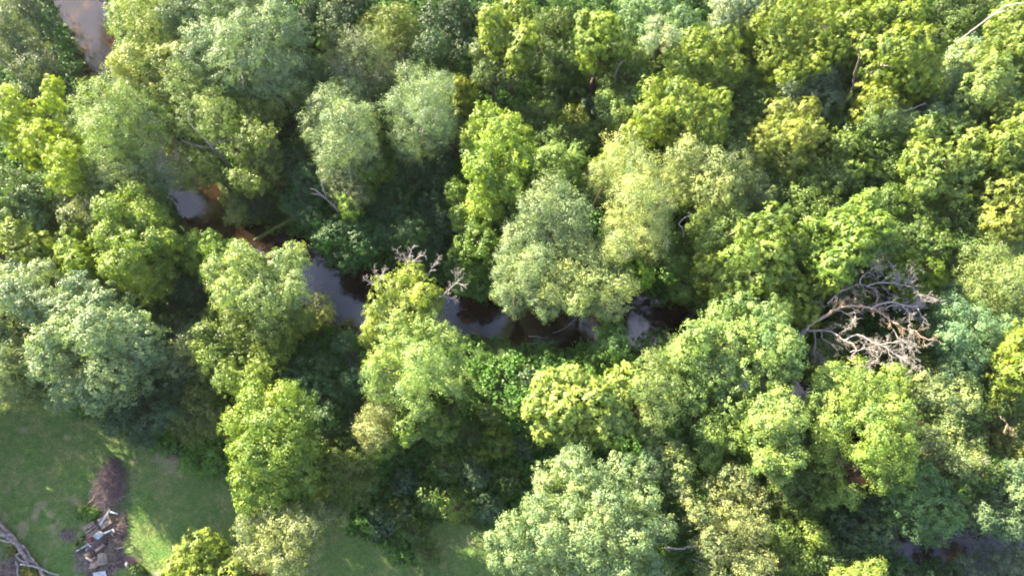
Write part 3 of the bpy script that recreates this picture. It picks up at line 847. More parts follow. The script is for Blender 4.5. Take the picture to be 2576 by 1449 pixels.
T("yellow_tree", 'star', 'Y', 13, "1890 580 44;1950 560 44;1860 640 46;1930 640 56;1990 620 44;1900 700 44;1970 690 38;1840 700 28", "soft yellow green star leaved tree, western of the pair above the leafless tree", hue=(-.12, 0, .7))
T("yellow_tree", 'star', 'Y', 14, "2180 520 34;2130 560 44;2200 570 44;2070 600 42;2150 620 52;2220 610 34;2060 650 38;2110 670 40;2190 500 24 1;2050 570 24", "brighter star leaved tree reaching above the leafless tree", hue=(-.15, .02, .5))
T("yellow_tree", 'star', 'Y', 10, "1960 730 36;2010 740 40;1950 780 36;2020 790 38;2060 720 30", "small golden green tree at the butt of the leafless tree", hue=(-.12, -.06, 0))
T("yellow_tree", 'star', 'Y', 9, "2290 660 32;2330 680 34;2360 700 26;2270 690 26;2310 730 30;2350 740 24", "isolated yellow green tree behind the leafless tree's topmost branches", hue=(-.15, -.05, 0))
T("olive_tree", 'open', 'O', 9, "2370 990 36;2420 970 38;2340 960 32;2400 1030 36;2440 1010 28;2330 1010 28", "tan olive tree below the leafless tree's far branches", bare=6, hue=(0, .1, .5))
T("olive_tree", 'open', 'O', 10, "2340 1100 34;2390 1080 36;2440 1110 36;2360 1150 38;2420 1160 36;2460 1160 24", "tan olive tree beside the brightest lobe near the dark hollow", bare=6, hue=(0, .08, .4))
T("dark_tree", 'open', 'G', 7, "2510 1010 30;2540 1060 36;2500 1110 36;2560 1130 36;2570 1050 30", "thin dark tree with a rusty dead twig at the frame edge", hue=(.4, 0, 0), bare=3)
# --- south east
T("great_tree", 'soft', 'L', 13, "1870 770 48;1810 800 44;1930 810 52;1760 850 46;1840 870 64;1960 870 56;1720 900 44;1790 940 56;1900 940 60;1980 930 40;1740 990 48;1830 1010 56;1920 1000 40", "great rounded green tree south of the pool, largest in the wood", hue=(-.16, -.02, .25))
T("broad_tree", 'soft', 'L', 12, "1640 920 42;1670 970 46;1620 980 38;1660 1030 44;1640 1080 36;1700 870 28", "soft green tree against the western side of the great rounded one", hue=(-.05, 0, .3))
T("green_tree", 'round', 'B', 9, "1730 1090 42;1790 1080 46;1840 1110 40;1780 1150 40;1720 1150 30;1850 1170 30;1690 1110 28", "mid green tree below the great rounded one, dotted with bright tufts", hue=(0, .05, .7))
T("bright_tree", 'star', 'V', 13, "1380 970 42;1440 960 44;1350 1020 34;1420 1030 58;1490 1010 56;1550 990 48;1380 1080 38;1450 1090 46;1520 1070 48;1580 950 36;1560 1050 36", "luminous yellow green dome beside the overgrown clearing", hue=(.85, .55, 3.2))
T("pale_tree", 'round', 'P', 14, "1440 1170 46;1380 1210 44;1480 1220 56;1560 1190 50;1620 1180 40;1350 1280 44;1430 1290 62;1530 1280 64;1620 1270 52;1290 1330 42;1370 1360 60;1480 1370 66;1590 1350 60;1660 1330 38;1310 1400 50;1420 1440 66;1540 1440 60;1640 1420 40;1240 1360 26;1260 1410 30", "vast silvery green tree at the bottom edge reaching over the lawn", hue=(.12, .14, 0))
T("olive_tree", 'open', 'O', 12, "1850 1210 46;1800 1240 44;1890 1260 44;1760 1290 36;1840 1310 52;1900 1330 40;1790 1370 44;1870 1390 54;1920 1420 40;1800 1440 44;1880 1460 44;1730 1250 26", "tan olive tree with visible twigs at the bottom edge", bare=22, hue=(.05, .06, .4))
T("olive_tree", 'open', 'O', 11, "1680 1150 34;1710 1180 32;1670 1190 30;1650 1140 24;1700 1220 22", "small tan tree in the gap above the tan olive tree", bare=5, hue=(-.05, .08, .3))
T("pale_tree", 'soft', 'L', 14, "1930 1030 34;1970 1010 34;1990 1050 34;1940 1070 32;1900 1050 20", "small domed green tree, upper of two stacked domes", hue=(-.1, 0, .2))
T("pale_tree", 'soft', 'L', 14, "1930 1120 36;1985 1110 34;1950 1165 42;2000 1150 28;1920 1160 26;1960 1195 26", "domed green tree, lower of two stacked domes", hue=(-.1, 0, .1))
T("green_tree", 'round', 'G', 8, "1960 1260 40;2000 1300 42;1970 1340 40;2040 1260 34;2010 1390 40;1930 1300 26;2050 1350 34", "dark green tree flecked with yellow below the lower stacked dome", hue=(.25, .1, -.1))
T("bright_tree", 'round', 'B', 13, "2090 960 46;2150 950 44;2060 1010 36;2130 1020 56;2200 990 50;2250 960 40;2190 1060 46;2260 1030 46;2090 1080 42;2270 1090 34;2080 1130 32;2090 1190 36 -2;2130 1240 34 -3;2080 1250 30 -3", "big bright green tree of broad lobes below the leafless tree", hue=(.12, .1, .6))
T("yellow_tree", 'round', 'Y', 14, "2220 1110 40;2270 1110 36;2190 1150 38;2250 1160 46;2210 1200 42;2160 1140 26;2290 1130 20", "yellowest lobe of leaves at the foot of the big bright green tree", hue=(-.2, -.06, .4))
T("blue_tree", 'round', 'G', 10, "2310 1200 46;2340 1250 52;2280 1260 50;2370 1300 50;2300 1310 44;2240 1280 40;2400 1270 32;2230 1320 32;2340 1350 26 -2", "shaded blue green tree hanging over the rusty pool", hue=(.1, .25, .9))
T("blue_tree", 'round', 'T', 6, "2150 1320 46;2200 1350 40;2130 1370 40;2180 1280 36;2100 1310 30", "dark tree in the shade before the rusty pool", hue=(.1, 0, -.2))
T("blue_tree", 'round', 'S', 9, "2490 1220 40;2540 1200 40;2500 1270 42;2560 1260 44;2470 1300 36;2530 1320 40;2590 1190 36", "grey green tree at the frame edge above the rusty pool", hue=(-.1, .1, .1))
T("grey_bush", 'open', 'S', 5, "2430 1430 34;2480 1400 36;2530 1420 40;2570 1390 40;2470 1460 40;2560 1460 44", "dull grey green thicket in the bottom corner below the rusty pool", cat="bush", bare=18, hue=(-.1, 0, .2), dens=.8)
T("yellow_tree", 'round', 'Y', 10, "2160 1440 28;2200 1430 26;2130 1460 30;2190 1470 30", "small yellow tree cut by the bottom edge", hue=(-.15, -.1, .5))
T("dark_tree", 'round', 'D', 6, "1700 1420 36;1690 1460 40;1740 1470 36;1720 1390 24", "dark low tree with a pale stick across it at the bottom edge", hue=(.4, .5, 0))
T("dark_tree", 'open', 'D', 5, "2260 1440 40;2320 1460 44;2380 1440 34;2230 1410 26", "dark low tree between the small yellow tree and the rusty pool", hue=(.2, .3, .2))
T("green_tree", 'round', 'B', 10, "1770 990 20;1700 1060 30;1880 1090 30;1870 1150 28", "scattered mid green leaves between the great tree and the stacked domes", hue=(-.3, -.2, 0))
# vine clad post
T("vine_column", 'star', 'V', 9, "1158 215 17 1;1165 235 22 .4;1158 262 15 -1.2;1160 290 12 -2.4", "upright post of a dead tree wrapped in yellow green vine", cat="vine", vs=1.4, hue=(.3, 0, .3))

for (n_, st_, c_, z_, sp_, lb_, kw_) in exec_table:
    tree(n_, st_, c_, z_, sp_, lb_, **kw_)

# low, shaded trees that fill the gaps under the canopy
FILL = [(1730, 370), (1960, 240), (2230, 380), (2340, 430), (2280, 330), (2490, 350), (1960, 860 - 320), (2100, 700), (2070, 680), (2240, 640), (2300, 620), (2360, 1060), (2300, 930), (2060, 900), (2040, 1080), (1700, 1130), (1850, 1200), (1990, 1220), (2440, 1050), (2470, 1190), (2420, 1150), (1560, 150), (1600, 170), (1620, 330), (1680, 90), (1830, 150), (1870, 200), (1900, 130), (1890, 320), (1840, 330), (2080, 270), (2120, 190), (2130, 240), (2190, 340), (2280, 200), (2310, 300), (2300, 380), (2100, 460), (2030, 440), (1980, 450), (2240, 560), (2480, 430), (2460, 310), (2500, 270), (2460, 480), (2420, 540), (2440, 620), (1850, 750), (1890, 500), (1800, 380), (1860, 600), (1640, 560), (2060, 540), (1330, 60), (1400, 60), (1360, 130), (1200, 60), (1420, 160), (60, 240), (210, 480), (440, 330), (620, 230), (720, 300), (730, 420), (640, 520), (700, 130), (760, 60), (820, 40), (880, 20), (860, 60),
        (750, 180), (1010, 170), (1080, 160), (1190, 200), (1150, 360), (1130, 300), (1030, 440), (1350, 300), (1390, 350), (1470, 350),
        (1520, 330), (1340, 500), (1900, 260), (1860, 380), (1900, 440), (2110, 310), (2260, 360), (2200, 450), (2290, 430), (2420, 60), (2380, 30), (2470, 20),
        (2400, 600), (2350, 620), (2290, 590), (2260, 630), (2430, 560), (1780, 480), (1700, 500), (1850, 500), (2050, 700), (2150, 740), (2230, 880), (2100, 850), (2310, 860), (2160, 900), (2400, 690), (2380, 640),
        (150, 700), (180, 660), (430, 760), (450, 820), (420, 860), (700, 950), (560, 740), (480, 730), (2050, 1120), (2420, 1200), (2530, 990), (1690, 1300), (1700, 1230),
        (2040, 1190), (1960, 1420), (2060, 1420), (2470, 960), (2320, 880), (1640, 880), (880, 1080), (1640, 640)]
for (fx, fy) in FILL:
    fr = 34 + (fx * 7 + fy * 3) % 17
    tree("understorey_tree", ('open', 'round', 'soft')[(fx + fy) % 3], ('DTDTG' if fx < 1300 else 'GSBGT')[(fx * 3 + fy) % 5], (3.6 if fx < 1300 or (fx < 1540 and fy < 380) or (fx > 2350 and fy < 110) or (1990 < fx < 2420 and 640 < fy < 960) else 7.2) + (fx + 2 * fy) % 3 * 0.9,  # western crowns get darker leaf colours that imitate the canopy's shade
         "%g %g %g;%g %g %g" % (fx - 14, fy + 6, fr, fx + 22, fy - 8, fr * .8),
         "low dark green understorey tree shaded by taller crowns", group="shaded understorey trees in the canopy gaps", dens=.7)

# shrubs of the two overgrown clearings
for i, (sx, sy, sr) in enumerate([(1330, 950, 20), (1230, 1040, 24), (1170, 1090, 30), (1250, 1110, 34), (1310, 1120, 26), (1120, 1170, 34),
                                  (1190, 1190, 36), (1270, 1200, 30), (1080, 1250, 34), (1150, 1270, 36), (1230, 1280, 30), (1010, 1290, 34), (960, 1310, 30), (1040, 1340, 28), (1070, 1390, 26), (1200, 1140, 24),
                                  (1010, 1210, 30), (1420, 110, 26), (1400, 200, 30), (1450, 230, 28), (1380, 260, 28), (1440, 300, 32), (1490, 270, 24), (1430, 350, 26), (1370, 160, 26), (1490, 200, 20), (1350, 330, 26)]):
    tree("clearing_shrub", ('shrub', 'open', 'round', 'star')[i % 4], 'TGGBTG'[i % 6], 1.3 + (i * 7) % 4 * .35, "%g %g %g;%g %g %g" % (sx, sy, sr, sx + 16, sy + 9, sr * .7),
         "leafy green shrub in an overgrown clearing of the wood", cat="shrub", group="shrubs of the overgrown clearings", dens=.8)

# trees just past the frame, which shade the lawn and close the wood
OUT = [(-150, 560, 60, 12), (-150, 700, 64, 12), (-150, 840, 60, 12), (-170, 430, 60, 12), (-330, 930, 70, 12), (-320, 1090, 60, 12), (-330, 1260, 64, 12), (-330, 1420, 60, 12), (-320, 560, 70, 12), (-320, 380, 70, 12), (-320, 180, 70, 11), (-320, 750, 70, 12),
       (-90, -150, 80, 11), (60, -200, 70, 11), (900, -190, 70, 11), (1080, -210, 70, 10), (1240, -230, 70, 11), (1420, -200, 60, 10), (1560, -230, 70, 11), (1700, -200, 70, 11), (1850, -230, 70, 11), (2050, -220, 70, 11), (2230, -200, 60, 11),
       (720, -200, 70, 11), (540, -230, 70, 11), (360, -220, 70, 11), (2420, -180, 60, 9), (2600, -200, 70, 11), (2750, -60, 70, 12), (2820, 120, 60, 12),
       (2850, 300, 60, 11), (2850, 560, 60, 11), (2850, 820, 60, 11), (2850, 1050, 60, 10), (2850, 1250, 60, 10), (1180, 1640, 60, 4), (1560, 1670, 80, 11), (1900, 1660, 80, 11), (2240, 1650, 70, 9), (2480, 1660, 70, 9),
       (-480, 1000, 90, 13), (-490, 1180, 80, 13), (-480, 820, 90, 13), (-480, 660, 90, 13), (-470, 500, 90, 13), (-660, 520, 90, 13), (-660, 700, 90, 13), (-660, 880, 90, 13), (-660, 1050, 90, 13),
       (-830, 600, 90, 13), (-830, 800, 90, 13), (-830, 990, 90, 13), (-400, 1000, 70, 9), (-400, 820, 80, 8), (-580, 780, 80, 8), (-580, 950, 80, 8), (-750, 900, 80, 8)]
for i, (ox, oy, orr, oz) in enumerate(OUT):
    tree("broad_tree", ('round', 'soft', 'fine')[i % 3], ('L', 'G', 'P', 'B')[i % 4], oz, "%g %g %g;%g %g %g;%g %g %g" % (ox - 30, oy, orr * .8, ox + 34, oy + 20, orr * .8, ox, oy - 40, orr * .7),
         "leafy green tree standing just past the edge of the view", group="trees standing just past the view", dens=.42)

# ------------------------------------------------------------------ undergrowth: one mass of scrub over every bit of forest floor
def undergrowth():
    r = np.random.default_rng(77)
    n = 24000
    X = r.uniform(-72, 72, n)
    Y = r.uniform(-14, 95, n)
    rad = np.exp(r.normal(-.35, .42, n)) * (1 + 0.35 * wave(X, Y, .2, 21))
    rad = np.clip(rad, .35, 1.9)
    ok = (poly_sd(X, Y, _lp) > rad * 0.35) & (creek_sd(X, Y) > rad * 0.25 - 0.25)
    X, Y, rad = X[ok], Y[ok], rad[ok]
    Z = land_z(X, Y) + rad * r.uniform(0.0, 0.5, len(X))
    LC = np.stack([X, Y, Z], 1)
    nt_ = (2 * pi * rad ** 2 * 2.1).astype(int) + 3
    li = np.repeat(np.arange(len(LC)), nt_)
    d = unit(r.normal(size=(len(li), 3)))
    d[:, 2] = np.abs(d[:, 2])
    TC = LC[li] + d * (rad[li] * r.uniform(.75, 1.1, len(li)))[:, None] * [1, 1, .8]
    k = 7
    ti = np.repeat(np.arange(len(TC)), k)
    off = unit(r.normal(size=(len(ti), 3)))
    C = TC[ti] + off * 0.26 * (r.random(len(ti)) ** .5)[:, None]
    N = unit(.5 * d[ti] + [0, 0, .5] + r.normal(size=(len(ti), 3)) * .5)
    patch = np.clip(0.42 + 0.28 * wave(X, Y, .35, 31), 0, 1)
    tint = np.clip(patch[li][ti] + r.normal(0, .1, len(rad))[li][ti] + r.normal(0, .12, len(ti)), 0, 1)
    sz = r.uniform(.13, .34, len(rad))[li][ti]
    V, Q, _ = leaves(C, N, sz, .65, r, tint, droop=.1)
    o = new_obj("undergrowth", V, Q, M['leaf'], None, tint)
    o.color = (0.072, 0.165, 0.030, 1)
    tag(o, "tangled green scrub and vines covering the forest floor", "undergrowth", kind="stuff")


undergrowth()


def grass():
    r = np.random.default_rng(5)
    n = 150000
    X = r.uniform(-62, 12, n)
    Y = r.uniform(-12, 16, n)
    ok = poly_sd(X, Y, _lp) < 0.1
    ok &= (patches(X, Y, BARE) + patches(X, Y, BURNT)) < 0.4 + 0.3 * r.random(n)
    X, Y = X[ok], Y[ok]
    Z = land_z(X, Y)
    n = len(X)
    a = r.uniform(0, 2 * pi, n)
    h = r.uniform(.04, .12, n)
    w = r.uniform(.02, .05, n)
    P = np.stack([X, Y, Z - .01], 1)
    side = np.stack([np.cos(a), np.sin(a), 0 * a], 1) * w[:, None]
    lean = np.stack([-np.sin(a), np.cos(a), 0 * a], 1) * (h * r.uniform(.2, 1.2, n))[:, None] + np.stack([0 * a, 0 * a, h], 1)
    V = np.stack([P - side, P + side, P + lean], 1).reshape(-1, 3)
    tint = np.clip(.5 + .3 * wave(X, Y, .8, 3) + r.normal(0, .2, n), 0, 1)
    o = new_obj("grass", V, None, M['leaf'], None, tint, T=np.arange(n * 3).reshape(n, 3))
    o.color = (0.10, 0.165, 0.035, 1)
    tag(o, "short mown grass of the lawn beside the wood", "grass", kind="stuff")


grass()

# ------------------------------------------------------------------ bare wood
def w3(pts, z0, z1=None):
    """survey points to a path; z runs from z0 to z1 along it (or is the third value)"""
    out = []
    n = len(pts)
    for i, p in enumerate(pts):
        z = p[2] if len(p) > 2 else z0 + ((z1 if z1 is not None else z0) - z0) * i / max(n - 1, 1)
        out.append(at(p[0], p[1], z)[0])
    return np.array(out)


def sprout(sp, P, R, r, level, every, length, spread=0.9, flat=1.0, start=0.25):
    """side branches along a path, each bearing smaller ones"""
    seg = np.linalg.norm(np.diff(P, axis=0), axis=1)
    tot = seg.sum()
    cum = np.concatenate([[0], np.cumsum(seg)])
    m = max(int(tot / every), 1)
    for i in range(m):
        s = tot * (start + (1 - start) * (i + r.random()) / m)
        k = min(int(np.searchsorted(cum, s)), len(P) - 1)
        k = max(k, 1)
        a = P[k - 1] + (P[k] - P[k - 1]) * ((s - cum[k - 1]) / max(seg[k - 1], 1e-6))
        d = unit(P[k] - P[k - 1])
        side = unit(np.cross(d, r.normal(size=3)) * [1, 1, flat])
        e = unit(d * r.uniform(.55, 1.3) + side * spread)
        L = length * r.uniform(.45, 1.25) * (1 - 0.45 * s / tot)
        bend = r.normal(0, .11, 3) * L
        q = np.array([a, a + e * L * .35 + bend * .4, a + e * L * .7 + bend, a + e * L + bend * .6 + r.normal(0, .06, 3) * L])
        q = smooth_path(q, 3)
        r0 = min(R[k] * .6, .008 + L * .013)
        RR = np.linspace(max(r0 * .65, .010), .006, len(q))
        sp.tube(q, RR, 5 if level > 0 else 4)
        if level > 0:
            sprout(sp, q, RR, r, level - 1, every * .5, L * .5, spread, flat, .2)


def limb_obj(name, P, r0, r1, mat, parent, r, level=1, every=.5, length=1.6, n=5, flat=.6, jit=.03, start=.2):
    sp = Soup()
    Q = smooth_path(P, n, jit, r)
    R = np.linspace(r0, r1, len(Q))
    sp.tube(Q, R, 7)
    if level >= 0:
        sprout(sp, Q, R, r, level, every, length, flat=flat, start=start)
    O = np.array(parent.location) if parent is not None else None
    return sp.build(name, mat, parent, smooth=True, origin=O), Q


def zc(pts, ox, oy, k=.3377):
    return [(ox + p[0] * k, oy + p[1] * k) + tuple(p[2:]) for p in pts]


def leafless_tree():
    r = np.random.default_rng(3)
    g = lambda L: zc(L, 1889, 463.7)
    b = at(1935, 1010, 0)[0]
    b[0], b[1] = off_creek(b[0], b[1], .8)
    root = empty("leafless_tree", tuple(b), "big leafless grey tree with a fan of bare tangled branches", "dead tree")
    fork = at(*g([(400, 1085)])[0], 8.5)[0]
    sp = Soup()
    Q = smooth_path([b, b * .5 + fork * .5 + [0, .4, .4], fork], 5)
    sp.tube(Q, np.linspace(.42, .27, len(Q)), 9)
    sp.build("trunk", M['deadgrey'], root, smooth=True, origin=b)
    limbs = [
        ([(400, 1085, 8.5), (460, 1030, 9), (560, 980, 9.6), (640, 930, 10), (760, 905, 10.6), (860, 915, 11), (950, 945, 11.3), (1000, 985, 11.5), (1050, 1020, 11.6), (1130, 1070, 11.8), (1220, 1090, 12), (1300, 1150, 12), (1390, 1160, 12.2)], .25, .035, 'barkless'),
        ([(900, 915, 11.1), (980, 890, 11.6), (1060, 875, 12), (1130, 900, 12.3), (1220, 910, 12.6), (1290, 870, 12.9), (1340, 840, 13.2), (1395, 862, 13.4)], .15, .03, 'dead'),
        ([(570, 890, 9.8), (640, 820, 10.3), (720, 780, 11), (810, 745, 11.5), (900, 770, 12), (950, 800, 12.3)], .15, .05, 'deadgrey'),
        ([(810, 745, 11.5), (820, 700, 12), (880, 650, 12.4), (930, 600, 12.8), (900, 550, 13)], .10, .02, 'dead'),
        ([(860, 760, 11.9), (920, 740, 12.3), (980, 730, 12.6), (1080, 740, 13), (1180, 760, 13.2), (1240, 800, 13.4), (1270, 860, 13.5)], .11, .025, 'dead'),
        ([(950, 740, 12.3), (1000, 700, 12.6), (1060, 660, 12.9), (1040, 590, 13.2), (1000, 560, 13.4)], .06, .015, 'dead'),
        ([(1150, 755, 13.1), (1170, 700, 13.3), (1200, 650, 13.6), (1245, 630, 13.8)], .05, .014, 'dead'),
        ([(1000, 930, 11.3), (1060, 905, 11.8), (1160, 910, 12.2), (1240, 930, 12.5), (1270, 980, 12.6), (1310, 1015, 12.8)], .09, .02, 'dead'),
        ([(400, 1090, 8.5), (500, 1090, 9), (600, 1100, 9.5), (690, 1160, 10), (760, 1190, 10.3), (785, 1240, 10.5), (740, 1290, 10.6)], .17, .03, 'deadgrey'),
        ([(690, 1160, 10), (800, 1120, 10.4), (870, 1150, 10.8), (960, 1190, 11.1), (1060, 1180, 11.3), (1120, 1170, 11.5), (1190, 1195, 11.7), (1260, 1210, 11.8)], .10, .02, 'dead'),
        ([(960, 1190, 11.1), (1010, 1220, 11.2), (1060, 1260, 11.2), (1140, 1300, 11.3), (1180, 1340, 11.4), (1220, 1350, 11.5), (1170, 1400, 11.6)], .06, .02, 'dead'),
        ([(1130, 900, 12.3), (1170, 950, 12.3), (1180, 1010, 12.4), (1175, 1070, 12.4)], .08, .018, 'dead'),
        ([(740, 1250, 10.5), (860, 1215, 10.8), (980, 1190, 11.1)], .06, .03, 'dead'),
        ([(520, 1090, 9.1), (540, 1150, 9.3), (600, 1190, 9.6), (640, 1240, 9.8), (655, 1270, 9.9)], .08, .02, 'deadgrey'),
        ([(730, 1300, 10.5), (800, 1340, 10.7), (880, 1340, 10.9), (940, 1300, 11), (990, 1240, 11.1)], .05, .02, 'dead'),
        ([(930, 890, 11.3), (945, 840, 11.6), (930, 790, 11.9)], .09, .05, 'barkless'),
        ([(470, 1100, 8.8), (480, 1180, 8.6), (470, 1240, 8.5), (500, 1290, 8.4), (600, 1330, 8.5)], .09, .02, 'deadgrey'),
        ([(1010, 1210, 11.1), (1040, 1280, 11.0), (1060, 1330, 11.0), (1040, 1370, 11)], .05, .018, 'dead'),
        ([(1060, 1080, 11.6), (1100, 1140, 11.7), (1180, 1190, 11.8), (1230, 1140, 11.9)], .05, .015, 'dead'),
        ([(760, 910, 10.6), (780, 980, 10.7), (740, 1050, 10.6), (700, 1100, 10.5)], .06, .018, 'dead'),
        ([(640, 930, 10), (720, 960, 10), (830, 945, 10.3)], .09, .03, 'deadgrey'),
        ([(520, 1000, 9.3), (490, 960, 9.6), (500, 915, 9.8), (580, 905, 9.9), (670, 850, 10.2)], .05, .015, 'deadgrey'),
    ]
    for P, a, c, mt in limbs:
        P = g(P)
        limb_obj("branch", [at(x, y, z)[0] for x, y, z in P], a * .78, c * .7, M[mt], root, r, level=2, every=.36, length=1.7, flat=.5, jit=.05)


leafless_tree()


def snag(name, label, mat, limbs, seed, cat="dead tree", base=None, level=1, every=.5, length=1.1, flat=.6):
    r = np.random.default_rng(seed)
    p0 = limbs[0][0][0]
    b = at(p0[0], p0[1], p0[2])[0] if base is None else at(base[0], base[1], 0)[0]
    root = empty(name, tuple(b), label, cat)
    for i, (P, a, c, lv) in enumerate(limbs):
        pts = [at(*q)[0] for q in P]
        if i == 0 and base is not None:
            pts = [b] + pts
        limb_obj("trunk" if i == 0 else "branch", pts, a, c, M[mat], root, r, level=lv, every=every, length=length, flat=flat)
    return root


snag("white_snag", "bleached snag with clawing white branches over a black gap", 'deadgrey', [
    ([(575, 415, 6), (537, 375, 9), (523, 358, 10), (503, 338, 11), (480, 314, 12), (474, 290, 12.6), (486, 275, 13)], .22, .03, -1),
    ([(535, 372, 9), (495, 368, 10), (466, 358, 10.8), (450, 347, 11.3)], .08, .02, 1),
    ([(533, 365, 9.3), (553, 358, 10), (574, 350, 10.8), (590, 352, 11)], .07, .02, 1),
    ([(530, 360, 9.6), (533, 330, 11), (535, 315, 11.6), (553, 298, 12.4)], .07, .02, 0),
    ([(535, 362, 9.5), (560, 345, 10.5), (575, 340, 11)], .05, .015, 1),
    ([(540, 375, 9), (555, 385, 9.4), (562, 392, 9.6)], .05, .015, 0)], 4, base=(585, 440), every=.35, length=.8)
snag("white_snag", "forked white snag with moss above the north bank", 'dead', [
    ([(857, 538, 6), (830, 508, 8), (809, 491, 9.5), (795, 480, 10), (782, 474, 10.5)], .16, .03, 0),
    ([(822, 500, 8.5), (815, 478, 10), (810, 458, 11), (820, 448, 11.5)], .07, .02, 1),
    ([(812, 492, 9.4), (800, 490, 9.8), (786, 487, 10)], .04, .012, 0)], 5, base=(868, 565), every=.5, length=.5)
snag("white_snag", "thin white snag with curled tips above the hanging vine curtain", 'dead', [
    ([(895, 490, 8), (886, 460, 10), (880, 430, 11.5), (874, 405, 12.5)], .07, .02, 0),
    ([(896, 480, 8.6), (899, 460, 9.8), (894, 440, 10.8), (891, 432, 11)], .05, .02, 0),
    ([(900, 470, 9), (907, 466, 9.4), (914, 463, 9.6)], .04, .015, 0)], 6, base=(900, 530), every=.6, length=.4)
snag("broken_trunk", "tan broken trunk rising from green leaves near the grassy clearing", 'dead', [
    ([(1547, 215, 6), (1548, 195, 8), (1553, 175, 9.5), (1562, 160, 11), (1567, 154, 11.5)], .19, .07, -1)], 7, base=(1546, 235))
snag("broken_trunk", "twiggy brown stump with hanging roots beside the clearing", 'brush', [
    ([(1501, 208, 4), (1508, 190, 5.5), (1512, 172, 7)], .14, .05, 1)], 8, base=(1498, 222), every=.25, length=.8)
snag("bare_limb", "long dark bare limb with a torn orange stub between yellow green crowns", 'bark', [
    ([(2108, 300, 7), (2120, 270, 8.5), (2133, 248, 10), (2144, 225, 12), (2150, 185, 14), (2163, 145, 16), (2156, 120, 17)], .24, .07, -1),
    ([(2143, 228, 11.8), (2155, 218, 12.6), (2160, 213, 13)], .10, .07, -1)], 9, base=(2095, 330))
snag("bare_limb", "forked grey bare limb among the sprawling yellow green leaves", 'deadgrey', [
    ([(2190, 195, 13), (2205, 180, 14), (2217, 163, 15), (2226, 147, 16)], .14, .05, 0),
    ([(2216, 166, 15), (2226, 165, 15.4), (2236, 166, 15.6)], .06, .03, -1)], 10, base=(2170, 330), every=.8, length=.6)
snag("fallen_tree", "long pale fallen trunk slanting across the dark ravine in the upper corner", 'dead', [
    ([(2395, 122, 9), (2430, 90, 11), (2463, 64, 13), (2507, 32, 15), (2531, 16, 16), (2580, 8, 17)], .12, .06, 0),
    ([(2412, 112, 10), (2435, 92, 11), (2455, 80, 12)], .07, .03, 0),
    ([(2500, 38, 14.8), (2520, 30, 15.4), (2560, 24, 16)], .08, .03, 0)], 12, base=(2360, 190), every=1.0, length=.9)
snag("dead_snag", "slim pale stem leaning between olive crowns in the eastern wood", 'dead', [
    ([(2274, 283, 12), (2300, 272, 12.5), (2328, 259, 13)], .08, .04, -1)], 13, base=(2255, 310))
snag("dead_snag", "short broken brown stem among pale green leaves", 'barkless', [
    ([(1800, 614, 10), (1822, 599, 11), (1844, 585, 12)], .10, .06, -1)], 14, base=(1790, 640))
snag("dead_snag", "small forked white twig at the rim of the palest creamy crown", 'dead', [
    ([(1717, 578, 11), (1708, 563, 12), (1722, 548, 12.6), (1740, 541, 13)], .06, .02, 0)], 15, base=(1722, 620), every=.5, length=.6)
snag("dead_snag", "pale horizontal stick over dark leaves at the bottom edge", 'dead', [
    ([(1676, 1380, 7.2), (1712, 1380, 7.6), (1730, 1374, 7.9), (1752, 1374, 8.2)], .07, .10, -1)], 16, base=(1800, 1430))
snag("dead_snag", "slim pale stick slanting through dark scrub beneath the shaded lobes", 'dead', [
    ([(2018, 1406, 8), (2048, 1404, 8.1), (2070, 1400, 8.2), (2100, 1405, 8.3), (2135, 1408, 8.3)], .10, .03, 0)], 17, base=(2150, 1440), every=.9, length=.7)
snag("dead_snag", "rusty dead twig cluster in the thin dark tree", 'barkless', [
    ([(2545, 1086, 9), (2536, 1070, 9.6), (2528, 1060, 10), (2516, 1046, 10.6)], .05, .02, 1),
    ([(2534, 1068, 9.6), (2528, 1080, 9.6), (2524, 1088, 9.6)], .04, .015, 0)], 18, base=(2550, 1120), every=.25, length=.6)
snag("dead_snag", "grey whitish snapped top poking from the vivid lime green tree", 'dead', [
    ([(1252, 322, 15), (1250, 310, 16.2), (1247, 298, 17), (1244, 292, 17.4)], .08, .02, 0),
    ([(1250, 312, 16), (1256, 304, 16.6), (1262, 300, 17)], .04, .015, 0)], 19, base=(1250, 420), every=.4, length=.5)
snag("dead_snag", "hanging dead branch with white fork in the huge silvery green tree", 'dead', [
    ([(612, 212, 13.6), (607, 190, 14), (606, 170, 14.2), (611, 150, 14.5), (614, 142, 14.8)], .07, .02, 0),
    ([(608, 158, 14.3), (596, 160, 14.6), (580, 166, 14.8)], .03, .012, 0)], 20, base=(604, 260), every=.4, length=.5)
snag("dead_snag", "dark leaning stem crossing light leaves at the top edge", 'bark', [
    ([(272, 20, 12.5), (262, 8, 13), (246, -4, 13.5), (230, -16, 14)], .16, .10, -1)], 22, base=(300, 70))
snag("dead_snag", "straight grey trunk slanting out of shade at the frame edge", 'deadgrey', [
    ([(72, 212, 6), (50, 190, 7.5), (24, 168, 9.5), (-6, 148, 11.5)], .16, .12, -1)], 23, base=(100, 240))

